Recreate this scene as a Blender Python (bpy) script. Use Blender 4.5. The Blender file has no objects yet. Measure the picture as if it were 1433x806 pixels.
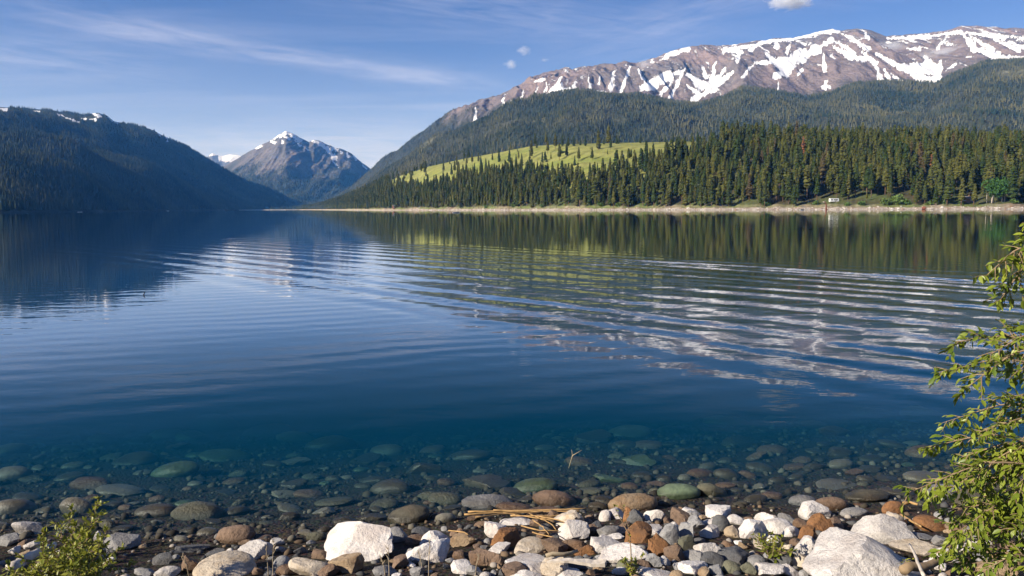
import bpy, bmesh, math, random
import numpy as np
from mathutils import Matrix, Vector
from mathutils.bvhtree import BVHTree

rng = np.random.default_rng(11)
random.seed(11)
rad = math.radians
scene = bpy.context.scene
COL = scene.collection

# ------------------------------------------------------------------ camera
EYE = 2.7
F = 1124.0                      # focal length in photo pixels (1433 wide)
CX, CY = 716.5, 403.0
PITCH, ROLL = rad(5.67), rad(-0.30)
cam_data = bpy.data.cameras.new('camera')
cam = bpy.data.objects.new('camera', cam_data)
COL.objects.link(cam)
M = Matrix.Translation((0, 0, EYE)) @ Matrix.Rotation(rad(90) - PITCH, 4, 'X') @ Matrix.Rotation(ROLL, 4, 'Z')
cam.matrix_world = M
cam_data.sensor_width = 36.0
cam_data.lens = 36.0 * F / 1433.0
cam_data.clip_start = 0.1
cam_data.clip_end = 80000
scene.camera = cam
R3 = np.array(M.to_3x3())
CAMP = np.array([0, 0, EYE])

# ------------------------------------------------------------------ light
SUN_AZ = (-0.90, -0.43)          # horizontal direction towards the sun (left, slightly behind)
SUN_EL = rad(27)
n = math.hypot(*SUN_AZ)
SUN = Vector((SUN_AZ[0]/n*math.cos(SUN_EL), SUN_AZ[1]/n*math.cos(SUN_EL), math.sin(SUN_EL)))
sun_data = bpy.data.lights.new('sun', 'SUN')
sun_data.energy = 5.0
sun_data.angle = rad(0.5)
sun_data.color = (1.0, 0.93, 0.83)
sun = bpy.data.objects.new('sun', sun_data)
COL.objects.link(sun)
sun.rotation_euler = SUN.to_track_quat('Z', 'Y').to_euler()

world = bpy.data.worlds.new('World')
scene.world = world
world.use_nodes = True
wn, wl = world.node_tree.nodes, world.node_tree.links
for nd in list(wn): wn.remove(nd)
w_out = wn.new('ShaderNodeOutputWorld')
w_bg = wn.new('ShaderNodeBackground')
w_bg.inputs['Strength'].default_value = 0.056
sky = wn.new('ShaderNodeTexSky')
sky.sky_type = 'NISHITA'
sky.sun_disc = False
sky.sun_elevation = SUN_EL
sky.sun_rotation = math.atan2(SUN.x, SUN.y)
sky.altitude = 1300
sky.air_density = 1.0
sky.dust_density = 0.3
sky.ozone_density = 7.0

def wnode(t, **kw):
    nd = wn.new(t)
    for k, v in kw.items(): setattr(nd, k, v)
    return nd
def wmath(op, a, b=None, c=None, clamp=False):
    nd = wnode('ShaderNodeMath', operation=op, use_clamp=clamp)
    for i, v in enumerate((a, b, c)):
        if v is None: continue
        if isinstance(v, (int, float)): nd.inputs[i].default_value = v
        else: wl.new(v, nd.inputs[i])
    return nd.outputs[0]
# thin cirrus: the view direction meets a flat layer high above, streaked noise on it
tc = wnode('ShaderNodeTexCoord')
sep = wnode('ShaderNodeSeparateXYZ'); wl.new(tc.outputs['Generated'], sep.inputs[0])
zz = wmath('ADD', wmath('MAXIMUM', sep.outputs['Z'], 0.0), 0.06)
lx = wmath('DIVIDE', sep.outputs['X'], zz)
ly = wmath('DIVIDE', sep.outputs['Y'], zz)
cmb = wnode('ShaderNodeCombineXYZ'); wl.new(lx, cmb.inputs[0]); wl.new(ly, cmb.inputs[1])
mp = wnode('ShaderNodeMapping'); wl.new(cmb.outputs[0], mp.inputs['Vector'])
mp.inputs['Rotation'].default_value = (0, 0, rad(24))
mp.inputs['Scale'].default_value = (0.16, 0.75, 1)
mp.inputs['Location'].default_value = (1.35, 0.55, 0)
n1 = wnode('ShaderNodeTexNoise'); wl.new(mp.outputs[0], n1.inputs['Vector'])
n1.inputs['Scale'].default_value = 1.6; n1.inputs['Detail'].default_value = 7; n1.inputs['Roughness'].default_value = 0.58
n1.inputs['Distortion'].default_value = 0.5
r1 = wnode('ShaderNodeMapRange'); wl.new(n1.outputs[0], r1.inputs[0])
r1.inputs[1].default_value = 0.50; r1.inputs[2].default_value = 0.80; r1.inputs[3].default_value = 0.0; r1.inputs[4].default_value = 0.22
# the long feathered streak: a patch of that layer stretched along the wind
def streak(az_deg, el_deg, half_az, half_el, tilt, gain):
    az = wmath('ARCTAN2', sep.outputs['X'], sep.outputs['Y'])
    el = wmath('ARCSINE', sep.outputs['Z'])
    da = wmath('SUBTRACT', az, rad(az_deg)); de = wmath('SUBTRACT', el, rad(el_deg))
    de = wmath('SUBTRACT', de, wmath('MULTIPLY', da, tilt))
    qa = wmath('POWER', wmath('ABSOLUTE', wmath('DIVIDE', da, rad(half_az))), 2.0)
    qe = wmath('POWER', wmath('ABSOLUTE', wmath('DIVIDE', de, rad(half_el))), 2.0)
    g = wmath('EXPONENT', wmath('MULTIPLY', wmath('ADD', qa, qe), -1.0))
    v = wnode('ShaderNodeCombineXYZ')
    wl.new(wmath('MULTIPLY', da, 9.0), v.inputs[0]); wl.new(wmath('MULTIPLY', de, 75.0), v.inputs[1])
    v.inputs[2].default_value = az_deg
    nz = wnode('ShaderNodeTexNoise'); wl.new(v.outputs[0], nz.inputs['Vector'])
    nz.inputs['Scale'].default_value = 1.3; nz.inputs['Detail'].default_value = 8; nz.inputs['Roughness'].default_value = 0.62
    nz.inputs['Distortion'].default_value = 0.6
    k = wmath('MULTIPLY', wmath('SUBTRACT', nz.outputs[0], 0.30, clamp=True), 2.6, clamp=True)
    return wmath('MULTIPLY', wmath('MULTIPLY', g, k), gain)
s_all = wmath('MULTIPLY', r1.outputs[0], wmath('MULTIPLY', sep.outputs['Z'], 30.0, clamp=True))
for a in ((-13.5, 10.0, 9.0, 0.75, -0.09, 0.27), (-24.5, 11.2, 8.0, 0.9, -0.10, 0.25), (-6.0, 9.0, 4.0, 0.55, -0.10, 0.35), (-31, 9.2, 8, 1.2, -0.05, 0.22), (-12, 2.6, 16, 2.6, 0.0, 0.6), (12, 12.5, 9, 1.6, 0.25, 0.16), (-2, 13.5, 14, 1.5, -0.12, 0.22)):
    s_all = wmath('ADD', s_all, streak(*a), clamp=True)
# the sky pales towards the horizon all round, as it does in hazy air
el_ = wmath('ARCSINE', sep.outputs['Z'])
pale = wmath('MULTIPLY', wmath('EXPONENT', wmath('MULTIPLY', wmath('POWER', wmath('ABSOLUTE', wmath('DIVIDE', el_, rad(7.0))), 2.0), -1.0)), 0.48)
s_all = wmath('SUBTRACT', wmath('ADD', s_all, pale), wmath('MULTIPLY', s_all, pale), clamp=True)
mixc = wnode('ShaderNodeMix', data_type='RGBA')
tintn = wnode('ShaderNodeMix', data_type='RGBA', blend_type='MULTIPLY'); tintn.inputs[0].default_value = 1.0
wl.new(sky.outputs[0], tintn.inputs[6]); tintn.inputs[7].default_value = (1.0, 0.93, 1.14, 1)
wl.new(s_all, mixc.inputs[0]); wl.new(tintn.outputs[2], mixc.inputs[6])
mixc.inputs[7].default_value = (9.8, 9.7, 11.6, 1)
wl.new(mixc.outputs[2], w_bg.inputs['Color'])
wl.new(w_bg.outputs[0], w_out.inputs['Surface'])

scene.view_settings.view_transform = 'Standard'
scene.view_settings.look = 'None'
scene.view_settings.exposure = 0.78
scene.view_settings.gamma = 1.0
scene.view_settings.use_curve_mapping = False
cy = scene.cycles
cy.max_bounces = 7; cy.diffuse_bounces = 2; cy.glossy_bounces = 3; cy.transmission_bounces = 4
cy.transparent_max_bounces = 12; cy.volume_bounces = 2
cy.caustics_reflective = False; cy.caustics_refractive = False
cy.sample_clamp_indirect = 6
cy.use_denoising = True
cy.use_adaptive_sampling = True
cy.adaptive_threshold = 0.012

# ------------------------------------------------------------------ helpers
def unproj(px, py, depth):
    """photo pixel + distance along +Y -> world point (arrays allowed)"""
    px, py, depth = np.broadcast_arrays(np.asarray(px, float), np.asarray(py, float), np.asarray(depth, float))
    d = np.stack([(px-CX)/F, -(py-CY)/F, -np.ones_like(px)], -1) @ R3.T
    return CAMP + d * (depth / d[..., 1])[..., None]

def proj(P):
    q = (np.asarray(P, float) - CAMP) @ R3
    w = -q[..., 2]
    return CX + F*q[..., 0]/w, CY - F*q[..., 1]/w

_perm = np.random.default_rng(5).permutation(256)
_perm = np.concatenate([_perm, _perm])
_gr = np.array([[math.cos(a), math.sin(a)] for a in np.linspace(0, 2*math.pi, 16, endpoint=False)])
def pnoise(x, y):
    x = np.asarray(x, float); y = np.asarray(y, float)
    xi = np.floor(x).astype(int); yi = np.floor(y).astype(int)
    xf = x-xi; yf = y-yi
    u = xf*xf*xf*(xf*(xf*6-15)+10); v = yf*yf*yf*(yf*(yf*6-15)+10)
    def g(ix, iy, dx, dy):
        h = _perm[_perm[ix & 255] + (iy & 255)] & 15
        return _gr[h, 0]*dx + _gr[h, 1]*dy
    a = g(xi, yi, xf, yf); b = g(xi+1, yi, xf-1, yf); c = g(xi, yi+1, xf, yf-1); d = g(xi+1, yi+1, xf-1, yf-1)
    return (a+(b-a)*u) + ((c+(d-c)*u) - (a+(b-a)*u))*v
def fbm(x, y, octv=5, gain=0.5, lac=2.03):
    s = 0; a = 1.0; t = 0
    for i in range(octv):
        s = s + a*pnoise(x+17.3*i, y-9.1*i); t += a; a *= gain; x = x*lac; y = y*lac
    return s/t*1.6
def ridged(x, y, octv=5, gain=0.5):
    s = 0; a = 1.0; t = 0
    for i in range(octv):
        s = s + a*(1-2*np.abs(pnoise(x+11.7*i, y+5.9*i))); t += a; a *= gain; x = x*2.1; y = y*2.1
    return s/t

def setp(o, label=None, cat=None, group=None, kind=None):
    if label: o['label'] = label
    if cat: o['category'] = cat
    if group: o['group'] = group
    if kind: o['kind'] = kind
    return o
def mesh_from(name, V, Fc, mat=None, smooth=True):
    me = bpy.data.meshes.new(name)
    V = np.asarray(V, np.float32); Fc = np.asarray(Fc, np.int32)
    me.vertices.add(len(V)); me.vertices.foreach_set('co', V.ravel())
    k = Fc.shape[1]
    me.loops.add(Fc.size); me.loops.foreach_set('vertex_index', Fc.ravel())
    me.polygons.add(len(Fc))
    me.polygons.foreach_set('loop_start', np.arange(0, Fc.size, k, dtype=np.int32))
    me.polygons.foreach_set('loop_total', np.full(len(Fc), k, np.int32))
    me.polygons.foreach_set('use_smooth', np.full(len(Fc), smooth))
    me.update(calc_edges=True)
    if mat: me.materials.append(mat)
    return me
def link(name, me, parent=None, loc=None):
    o = bpy.data.objects.new(name, me)
    COL.objects.link(o)
    if parent: o.parent = parent
    if loc is not None: o.location = loc
    return o
def empty(name, loc=(0, 0, 0)):
    o = bpy.data.objects.new(name, None); COL.objects.link(o); o.location = loc
    o.empty_display_size = 0.2
    return o
def grid_faces(nr, nc):
    i = np.arange(nr*nc).reshape(nr, nc)
    return np.stack([i[:-1, :-1], i[:-1, 1:], i[1:, 1:], i[1:, :-1]], -1).reshape(-1, 4)
def vattr(me, name, arr, kind='FLOAT'):
    a = me.attributes.new(name, kind, 'POINT')
    if kind == 'FLOAT': a.data.foreach_set('value', np.asarray(arr, np.float32).ravel())
    else:
        arr = np.asarray(arr, np.float32)
        if arr.shape[-1] == 3: arr = np.concatenate([arr, np.ones(arr.shape[:-1]+(1,), np.float32)], -1)
        a.data.foreach_set('color', arr.ravel())

class Geo:
    """collects quads / tris of one mesh"""
    def __init__(s): s.v = []; s.f = []
    def add(s, V, Fs):
        b = len(s.v); s.v.extend([tuple(p) for p in V]); s.f.extend([tuple(i+b for i in f) for f in Fs])
    def tube(s, pts, rads, k=6, cap=True):
        pts = [Vector(p) for p in pts]; rings = []
        for i, p in enumerate(pts):
            t = (pts[min(i+1, len(pts)-1)] - pts[max(i-1, 0)]).normalized()
            a = t.orthogonal().normalized() if i == 0 else (rings_a - t*rings_a.dot(t)).normalized()
            rings_a = a; b = t.cross(a)
            rings.append([p + (a*math.cos(2*math.pi*j/k) + b*math.sin(2*math.pi*j/k))*rads[i] for j in range(k)])
        V = [q for r in rings for q in r]; Fs = []
        for i in range(len(pts)-1):
            for j in range(k):
                Fs.append((i*k+j, i*k+(j+1) % k, (i+1)*k+(j+1) % k, (i+1)*k+j))
        if cap:
            Fs.append(tuple(range(k-1, -1, -1))); Fs.append(tuple((len(pts)-1)*k+j for j in range(k)))
        s.add(V, Fs)
    def box(s, c, d, rz=0, bevel=0):
        c = Vector(c); h = Vector(d)*0.5; R = Matrix.Rotation(rz, 3, 'Z')
        V = [c + R @ Vector((x*h.x, y*h.y, z*h.z)) for z in (-1, 1) for y in (-1, 1) for x in (-1, 1)]
        s.add(V, [(0, 2, 3, 1), (4, 5, 7, 6), (0, 1, 5, 4), (2, 6, 7, 3), (0, 4, 6, 2), (1, 3, 7, 5)])
    def mesh(s, name, mat, smooth=False):
        me = bpy.data.meshes.new(name); me.from_pydata([tuple(p) for p in s.v], [], s.f)
        if smooth: me.polygons.foreach_set('use_smooth', [True]*len(me.polygons))
        if mat: me.materials.append(mat)
        me.update(); return me

# ------------------------------------------------------------------ materials
class NT:
    def __init__(s, name):
        s.m = bpy.data.materials.new(name); s.m.use_nodes = True
        s.t = s.m.node_tree
        for nd in list(s.t.nodes): s.t.nodes.remove(nd)
        s.out = s.t.nodes.new('ShaderNodeOutputMaterial')
    def n(s, t, **kw):
        nd = s.t.nodes.new(t)
        for k, v in kw.items(): setattr(nd, k, v)
        return nd
    def l(s, a, b): s.t.links.new(a, b)
    def inp(s, nd, i, v):
        if isinstance(v, bpy.types.NodeSocket): s.l(v, nd.inputs[i])
        else: nd.inputs[i].default_value = v
    def math(s, op, a, b=None, c=None, clamp=False):
        nd = s.n('ShaderNodeMath', operation=op, use_clamp=clamp)
        for i, v in enumerate((a, b, c)):
            if v is not None: s.inp(nd, i, v)
        return nd.outputs[0]
    def noise(s, vec, scale, detail=5, rough=0.55, dist=0.0):
        nd = s.n('ShaderNodeTexNoise')
        if vec is not None: s.l(vec, nd.inputs['Vector'])
        nd.inputs['Scale'].default_value = scale; nd.inputs['Detail'].default_value = detail
        nd.inputs['Roughness'].default_value = rough; nd.inputs['Distortion'].default_value = dist
        return nd.outputs[0]
    def ramp(s, fac, lo, hi, a=0.0, b=1.0):
        nd = s.n('ShaderNodeMapRange'); s.inp(nd, 0, fac)
        for i, v in zip((1, 2, 3, 4), (lo, hi, a, b)): s.inp(nd, i, v)
        return nd.outputs[0]
    def mix(s, fac, a, b, blend='MIX'):
        nd = s.n('ShaderNodeMix', data_type='RGBA', blend_type=blend)
        s.inp(nd, 0, fac)
        for i, v in ((6, a), (7, b)):
            if isinstance(v, tuple) and len(v) == 3: v = v + (1,)
            s.inp(nd, i, v)
        return nd.outputs[2]
    def pos(s): return s.n('ShaderNodeNewGeometry').outputs['Position']
    def attr(s, name): return s.n('ShaderNodeAttribute', attribute_name=name)
    def rand(s): return s.n('ShaderNodeObjectInfo').outputs['Random']
    def bump(s, h, strength=1.0, dist=1.0):
        nd = s.n('ShaderNodeBump'); s.l(h, nd.inputs['Height'])
        nd.inputs['Strength'].default_value = strength; nd.inputs['Distance'].default_value = dist
        return nd.outputs[0]
    def principled(s, color, rough=0.8, normal=None, spec=0.3):
        nd = s.n('ShaderNodeBsdfPrincipled')
        if isinstance(color, tuple) and len(color) == 3: color = color + (1,)
        s.inp(nd, 'Base Color', color); s.inp(nd, 'Roughness', rough)
        nd.inputs['Specular IOR Level'].default_value = spec
        if normal: s.l(normal, nd.inputs['Normal'])
        return nd.outputs[0]
    def done(s, sh): s.l(sh, s.out.inputs['Surface']); return s.m

def simple_mat(name, col, rough=0.7, var=0.25, scale=3.0, spec=0.3):
    t = NT(name); p = t.pos()
    nz = t.noise(p, scale, 6)
    c = t.mix(t.ramp(nz, 0.3, 0.7), tuple(x*(1-var) for x in col), tuple(min(1, x*(1+var)) for x in col))
    return t.done(t.principled(c, rough, None, spec))

def rock_mat(name, base, dark, speck, speck_amt=0.5, stain=(0.30, 0.17, 0.08), stain_amt=0.2, bump=0.012, wet=False):
    t = NT(name)
    tcn = t.n('ShaderNodeTexCoord'); p = t.pos()
    r = t.rand()
    off = t.n('ShaderNodeVectorMath', operation='ADD'); t.l(p, off.inputs[0])
    cb = t.n('ShaderNodeCombineXYZ'); t.l(t.math('MULTIPLY', r, 37.0), cb.inputs[0]); t.l(cb.outputs[0], off.inputs[1])
    q = off.outputs[0]
    n_big = t.noise(q, 5.0, 4, 0.6)
    n_mid = t.noise(q, 28.0, 5, 0.65)
    n_fin = t.noise(q, 150.0, 3, 0.7)
    c = t.mix(t.ramp(n_big, 0.32, 0.68), base, dark)
    c = t.mix(t.math('MULTIPLY', t.ramp(n_big, 0.50, 0.66), stain_amt), c, stain)
    c = t.mix(t.math('MULTIPLY', t.ramp(n_fin, 0.52, 0.66), speck_amt), c, speck)
    c = t.mix(t.math('MULTIPLY', t.ramp(n_mid, 0.52, 0.72), 0.6), c, tuple(x*0.5 for x in dark))
    v = t.ramp(r, 0, 1, 0.78, 1.14)
    hs = t.n('ShaderNodeHueSaturation'); t.l(c, hs.inputs['Color']); t.l(v, hs.inputs['Value'])
    # stone within a hand's breadth of the lake level is wet
    sx_ = t.n('ShaderNodeSeparateXYZ'); t.l(p, sx_.inputs[0])
    wetf = t.ramp(t.math('ADD', sx_.outputs[2], t.math('MULTIPLY', n_big, 0.04)), 0.045, 0.075, 0.0, 1.0)
    hs2 = t.n('ShaderNodeHueSaturation'); t.l(hs.outputs[0], hs2.inputs['Color']); t.l(t.ramp(wetf, 0, 1, 0.50, 1.0), hs2.inputs['Value']); t.l(t.ramp(wetf, 0, 1, 1.12, 1.0), hs2.inputs['Saturation']); hs = hs2
    vor = t.n('ShaderNodeTexVoronoi', feature='DISTANCE_TO_EDGE'); t.l(q, vor.inputs['Vector']); vor.inputs['Scale'].default_value = 7.0
    crack = t.ramp(vor.outputs['Distance'], 0.0, 0.05, -0.5, 0.0)
    h = t.math('ADD', t.math('ADD', t.math('MULTIPLY', n_mid, 0.7), t.math('MULTIPLY', n_fin, 0.22)), t.math('MULTIPLY', n_big, 0.6))
    h = t.math('ADD', h, t.math('MULTIPLY', crack, 0.12))
    nm = t.bump(h, 1.0, bump*2.2)
    return t.done(t.principled(hs.outputs[0], t.ramp(wetf, 0, 1, 0.32, 0.85), nm, 0.3))
RM = {
 'white': rock_mat('rock_white', (0.72, 0.67, 0.62), (0.50, 0.46, 0.43), (0.16, 0.15, 0.15), 0.45, (0.48, 0.36, 0.28), 0.25),
 'cream': rock_mat('rock_cream', (0.58, 0.50, 0.40), (0.40, 0.33, 0.25), (0.15, 0.12, 0.10), 0.4, (0.40, 0.26, 0.12), 0.4),
 'tan':   rock_mat('rock_tan', (0.34, 0.25, 0.16), (0.22, 0.15, 0.09), (0.09, 0.07, 0.05), 0.45, (0.30, 0.16, 0.06), 0.4),
 'orange':rock_mat('rock_orange', (0.30, 0.145, 0.055), (0.18, 0.085, 0.04), (0.06, 0.04, 0.03), 0.3, (0.10, 0.07, 0.05), 0.5),
 'brown': rock_mat('rock_brown', (0.24, 0.16, 0.11), (0.14, 0.095, 0.065), (0.04, 0.03, 0.03), 0.4, (0.22, 0.11, 0.05), 0.4),
 'grey':  rock_mat('rock_grey', (0.33, 0.32, 0.31), (0.20, 0.195, 0.195), (0.06, 0.06, 0.06), 0.4, (0.28, 0.24, 0.2), 0.3),
 'dark':  rock_mat('rock_dark', (0.13, 0.13, 0.132), (0.08, 0.08, 0.083), (0.2, 0.2, 0.2), 0.25, (0.12, 0.09, 0.06), 0.3),
 'olive': rock_mat('rock_olive', (0.17, 0.165, 0.11), (0.10, 0.10, 0.07), (0.05, 0.05, 0.04), 0.3, (0.16, 0.13, 0.08), 0.3),
 'algae': rock_mat('rock_algae', (0.15, 0.20, 0.12), (0.09, 0.12, 0.08), (0.05, 0.06, 0.04), 0.3, (0.10, 0.10, 0.05), 0.3, 0.006),
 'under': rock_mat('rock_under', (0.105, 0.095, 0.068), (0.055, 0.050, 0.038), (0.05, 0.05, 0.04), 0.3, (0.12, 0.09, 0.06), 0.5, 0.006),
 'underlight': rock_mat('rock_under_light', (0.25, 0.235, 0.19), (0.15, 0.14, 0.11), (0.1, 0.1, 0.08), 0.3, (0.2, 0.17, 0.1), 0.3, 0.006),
}

# terrain: vertex colour holds each zone's own colour, shader adds grain; snow attribute decides snow cover
def terrain_mat(name, nscale, bump_d):
    t = NT(name); p = t.pos()
    c = t.attr('tint').outputs['Color']
    nA = t.noise(p, nscale, 6, 0.62); nB = t.noise(p, nscale*6, 4, 0.6)
    v = t.math('ADD', t.ramp(nA, 0.3, 0.7, 0.70, 1.25), t.ramp(nB, 0.3, 0.7, -0.16, 0.16))
    hs = t.n('ShaderNodeHueSaturation'); t.l(c, hs.inputs['Color']); t.l(v, hs.inputs['Value'])
    s = t.attr('snow').outputs['Fac']
    sn = t.math('ADD', s, t.ramp(nB, 0.25, 0.75, -0.20, 0.20))
    sn = t.math('ADD', sn, t.ramp(nA, 0.25, 0.75, -0.20, 0.20))
    sm = t.ramp(sn, 0.44, 0.56)
    col = t.mix(sm, hs.outputs[0], (0.82, 0.82, 0.84))
    h = t.math('MULTIPLY', t.math('ADD', nA, t.math('MULTIPLY', nB, 0.3)), t.ramp(sm, 0, 1, 1.0, 0.25))
    return t.done(t.principled(col, 0.9, t.bump(h, 1.0, bump_d), 0.1))
M_TER = terrain_mat('mountain_ground', 0.012, 40.0)
M_NEAR = terrain_mat('moraine_ground', 0.06, 1.2)

# conifer foliage / bark
def foliage_mat(name, a, b, attr=None):
    t = NT(name); r = t.rand(); p = t.pos()
    nz = t.noise(p, 0.35, 3)
    c = t.mix(t.ramp(r, 0.1, 0.9), a, b)
    c = t.mix(t.math('MULTIPLY', t.ramp(nz, 0.35, 0.7), 0.55), c, tuple(x*0.55 for x in a))
    return t.done(t.principled(c, 0.85, None, 0.1))
M_PINE = foliage_mat('pine_needles', (0.034, 0.054, 0.014), (0.105, 0.102, 0.024))
M_PINE_MEADOW = foliage_mat('fir_needles', (0.030, 0.055, 0.024), (0.050, 0.070, 0.026))
M_DEAD = foliage_mat('dead_needles', (0.22, 0.10, 0.045), (0.17, 0.085, 0.045))
M_BROWN_PINE = foliage_mat('browning_needles', (0.085, 0.062, 0.028), (0.085, 0.07, 0.03))
M_BROAD = foliage_mat('broadleaf', (0.045, 0.11, 0.028), (0.06, 0.12, 0.03))
M_BUSH = foliage_mat('shore_bush_leaves', (0.085, 0.15, 0.035), (0.12, 0.17, 0.045))
M_BARK = simple_mat('pine_bark', (0.20, 0.125, 0.08), 0.9, 0.35, 1.5)
M_PALEBARK = simple_mat('pale_bark', (0.48, 0.42, 0.36), 0.9, 0.2, 1.5)
t = NT('far_forest_needles')
c = t.attr('tint').outputs['Color']
M_FAR = t.done(t.principled(c, 0.9, None, 0.05))

# leaves of the foreground shrubs
def leaf_mat(name, a, b):
    t = NT(name); r = t.rand(); p = t.pos()
    nz = t.noise(p, 9.0, 3)
    c = t.mix(t.ramp(nz, 0.3, 0.7), a, b)
    pr = t.n('ShaderNodeBsdfPrincipled'); t.l(c, pr.inputs['Base Color']); pr.inputs['Roughness'].default_value = 0.42
    pr.inputs['Specular IOR Level'].default_value = 0.45
    tr = t.n('ShaderNodeBsdfTranslucent'); t.l(t.mix(0.0, c, c), tr.inputs['Color'])
    mx = t.n('ShaderNodeMixShader'); mx.inputs[0].default_value = 0.3
    t.l(pr.outputs[0], mx.inputs[1]); t.l(tr.outputs[0], mx.inputs[2])
    return t.done(mx.outputs[0])
M_LEAF = leaf_mat('shrub_leaf', (0.090, 0.145, 0.014), (0.29, 0.33, 0.036))
M_LEAF2 = leaf_mat('bush_leaf', (0.13, 0.17, 0.018), (0.33, 0.32, 0.045))
M_TWIG = simple_mat('twig_bark', (0.24, 0.17, 0.10), 0.8, 0.3, 20)
M_DRIFT = simple_mat('driftwood', (0.50, 0.44, 0.37), 0.8, 0.22, 14)
M_STRAW = simple_mat('dry_reed', (0.36, 0.22, 0.09), 0.7, 0.35, 18)
M_DRY = simple_mat('dry_stalk', (0.30, 0.24, 0.16), 0.8, 0.3, 20)
M_WHITE = simple_mat('white_paint', (0.78, 0.78, 0.76), 0.4, 0.05, 1, 0.5)
M_GLASS = simple_mat('dark_window_glass', (0.03, 0.035, 0.04), 0.12, 0.1, 1, 0.6)
M_REDWOOD = simple_mat('red_painted_boards', (0.33, 0.09, 0.05), 0.7, 0.2, 1)
M_ROOF = simple_mat('grey_roofing', (0.20, 0.19, 0.19), 0.8, 0.2, 1)
M_RUST = simple_mat('rust_red_wood', (0.17, 0.065, 0.04), 0.9, 0.3, 1.2)

# shore ground
t = NT('shore_gravel'); p = t.pos()
nA = t.noise(p, 3.0, 5); nB = t.noise(p, 40.0, 5, 0.7)
vr = t.n('ShaderNodeTexVoronoi'); t.l(p, vr.inputs['Vector']); vr.inputs['Scale'].default_value = 30.0
c = t.mix(t.ramp(nA, 0.3, 0.7), (0.030, 0.024, 0.017), (0.065, 0.05, 0.037))
c = t.mix(0.5, c, t.mix(1.0, c, vr.outputs['Color'], 'MULTIPLY'))
M_SHORE = t.done(t.principled(c, 0.9, t.bump(t.math('ADD', nB, t.math('MULTIPLY', vr.outputs['Distance'], -1.0)), 1.0, 0.03), 0.2))

# ------------------------------------------------------------------ terrain
def I(px, table):
    a = np.array(table, float)
    return np.interp(px, a[:, 0], a[:, 1])
def smooth01(t): return t*t*(3-2*t)

def layered(cols, layers, segs):
    """layers: list of world point arrays (nc,3); segs: (rows, ease) per gap -> (nr,nc,3), v(row)"""
    rows = []; vs = []
    for k in range(len(layers)-1):
        nr, ease = segs[k]
        for i in range(nr):
            tt = i/nr
            P = layers[k] + (layers[k+1]-layers[k])*tt
            P[:, 2] = layers[k][:, 2] + (layers[k+1][:, 2]-layers[k][:, 2])*ease(tt)
            rows.append(P); vs.append(k+tt)
    rows.append(layers[-1].copy()); vs.append(len(layers)-1.0)
    return np.stack(rows), np.array(vs)
lin = lambda t: t

# painted-free snow map: gullies and bowls as they lie on the ridge (photo bearing/elevation of their centre lines, half width)
SNOW = [
 ((666,150),(663,173),2.2), ((706,132),(704,150),1.8), ((716,140),(711,148),1.3), ((733,125),(725,150),1.8), ((746,115),(760,111),1.8),
 ((753,121),(748,135),1.3), ((766,116),(759,138),1.3), ((786,108),(771,130),2.6), ((786,118),(779,125),4), ((779,125),(799,129),4),
 ((806,113),(801,128),2.4), ((806,129),(845,131),2.4), ((824,106),(826,126),1.3), ((840,104),(838,118),1.0), ((859,100),(854,128),1.7), ((882,93),(869,128),2.0),
 ((892,95),(905,121),1.6), ((897,122),(935,107),5), ((897,126),(915,120),4), ((938,105),(951,101),2.5), ((961,90),(938,138),2.0), ((943,113),(925,130),1.7),
 ((925,83),(946,73),2.6), ((946,73),(962,69),2.4), ((963,104),(981,120),4), ((981,120),(996,121),6), ((1001,88),(996,113),2.5), ((983,93),(988,108),2.3),
 ((1016,95),(1001,113),2.6), ((1026,100),(996,125),3.2), ((996,125),(971,140),3), ((961,120),(976,130),2.4), ((1006,69),(1041,66),1.8), ((1041,66),(1079,57),1.8),
 ((1079,57),(1109,55),2.0), ((1109,55),(1142,46),2.2), ((1142,46),(1172,42),2.4), ((1011,71),(1036,73),2.2), ((1039,68),(1031,86),1.7), ((1059,63),(1050,71),1.8),
 ((1056,88),(1071,88),2.5), ((1071,73),(1081,85),2.5), ((1081,86),(1101,90),7), ((1101,88),(1121,78),6.5), ((1121,78),(1142,70),4.5), ((1142,70),(1164,55),2.5),
 ((1106,58),(1101,75),1.8), ((1086,60),(1087,66),2.4), ((1109,92),(1099,100),5), ((1099,100),(1086,106),3.5), ((1054,90),(1039,108),1.3), ((1089,115),(1089,126),1.3),
 ((1116,105),(1122,99),1.8), ((1152,75),(1154,98),2.3), ((1157,113),(1154,123),2.3), ((1150,121),(1160,122),1.6), ((1166,65),(1191,80),2.8), ((1191,80),(1209,83),2.8), ((1171,58),(1196,75),1.8),
 ((1181,48),(1214,68),2.4), ((1209,44),(1214,52),2.2), ((1204,70),(1224,88),2.4), ((1224,88),(1234,116),2.8), ((1236,95),(1244,110),1.8), ((1226,75),(1261,95),3.0),
 ((1261,95),(1287,105),3.6), ((1264,90),(1287,108),5), ((1287,108),(1312,113),4.6), ((1294,80),(1307,97),5.0), ((1274,90),(1299,96),5), ((1317,85),(1312,105),3.2),
 ((1246,103),(1261,115),1.7), ((1269,68),(1287,68),1.8), ((1241,54),(1299,51),2.2), ((1299,51),(1344,45),2.0), ((1322,55),(1312,68),1.6), ((1349,48),(1362,68),3.4),
 ((1362,68),(1395,78),4.2), ((1395,78),(1440,87),4.5), ((1352,46),(1400,51),2.2), ((1357,50),(1390,70),2.0), ((1390,55),(1425,70),2.6), ((1412,58),(1440,70),2.6), ((1324,98),(1337,90),1.3),
 ((1440,72),(1500,90),5), ((1470,62),(1560,100),4), ((1560,80),(1640,120),4), ((1400,50),(1560,62),2.2),
]
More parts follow.
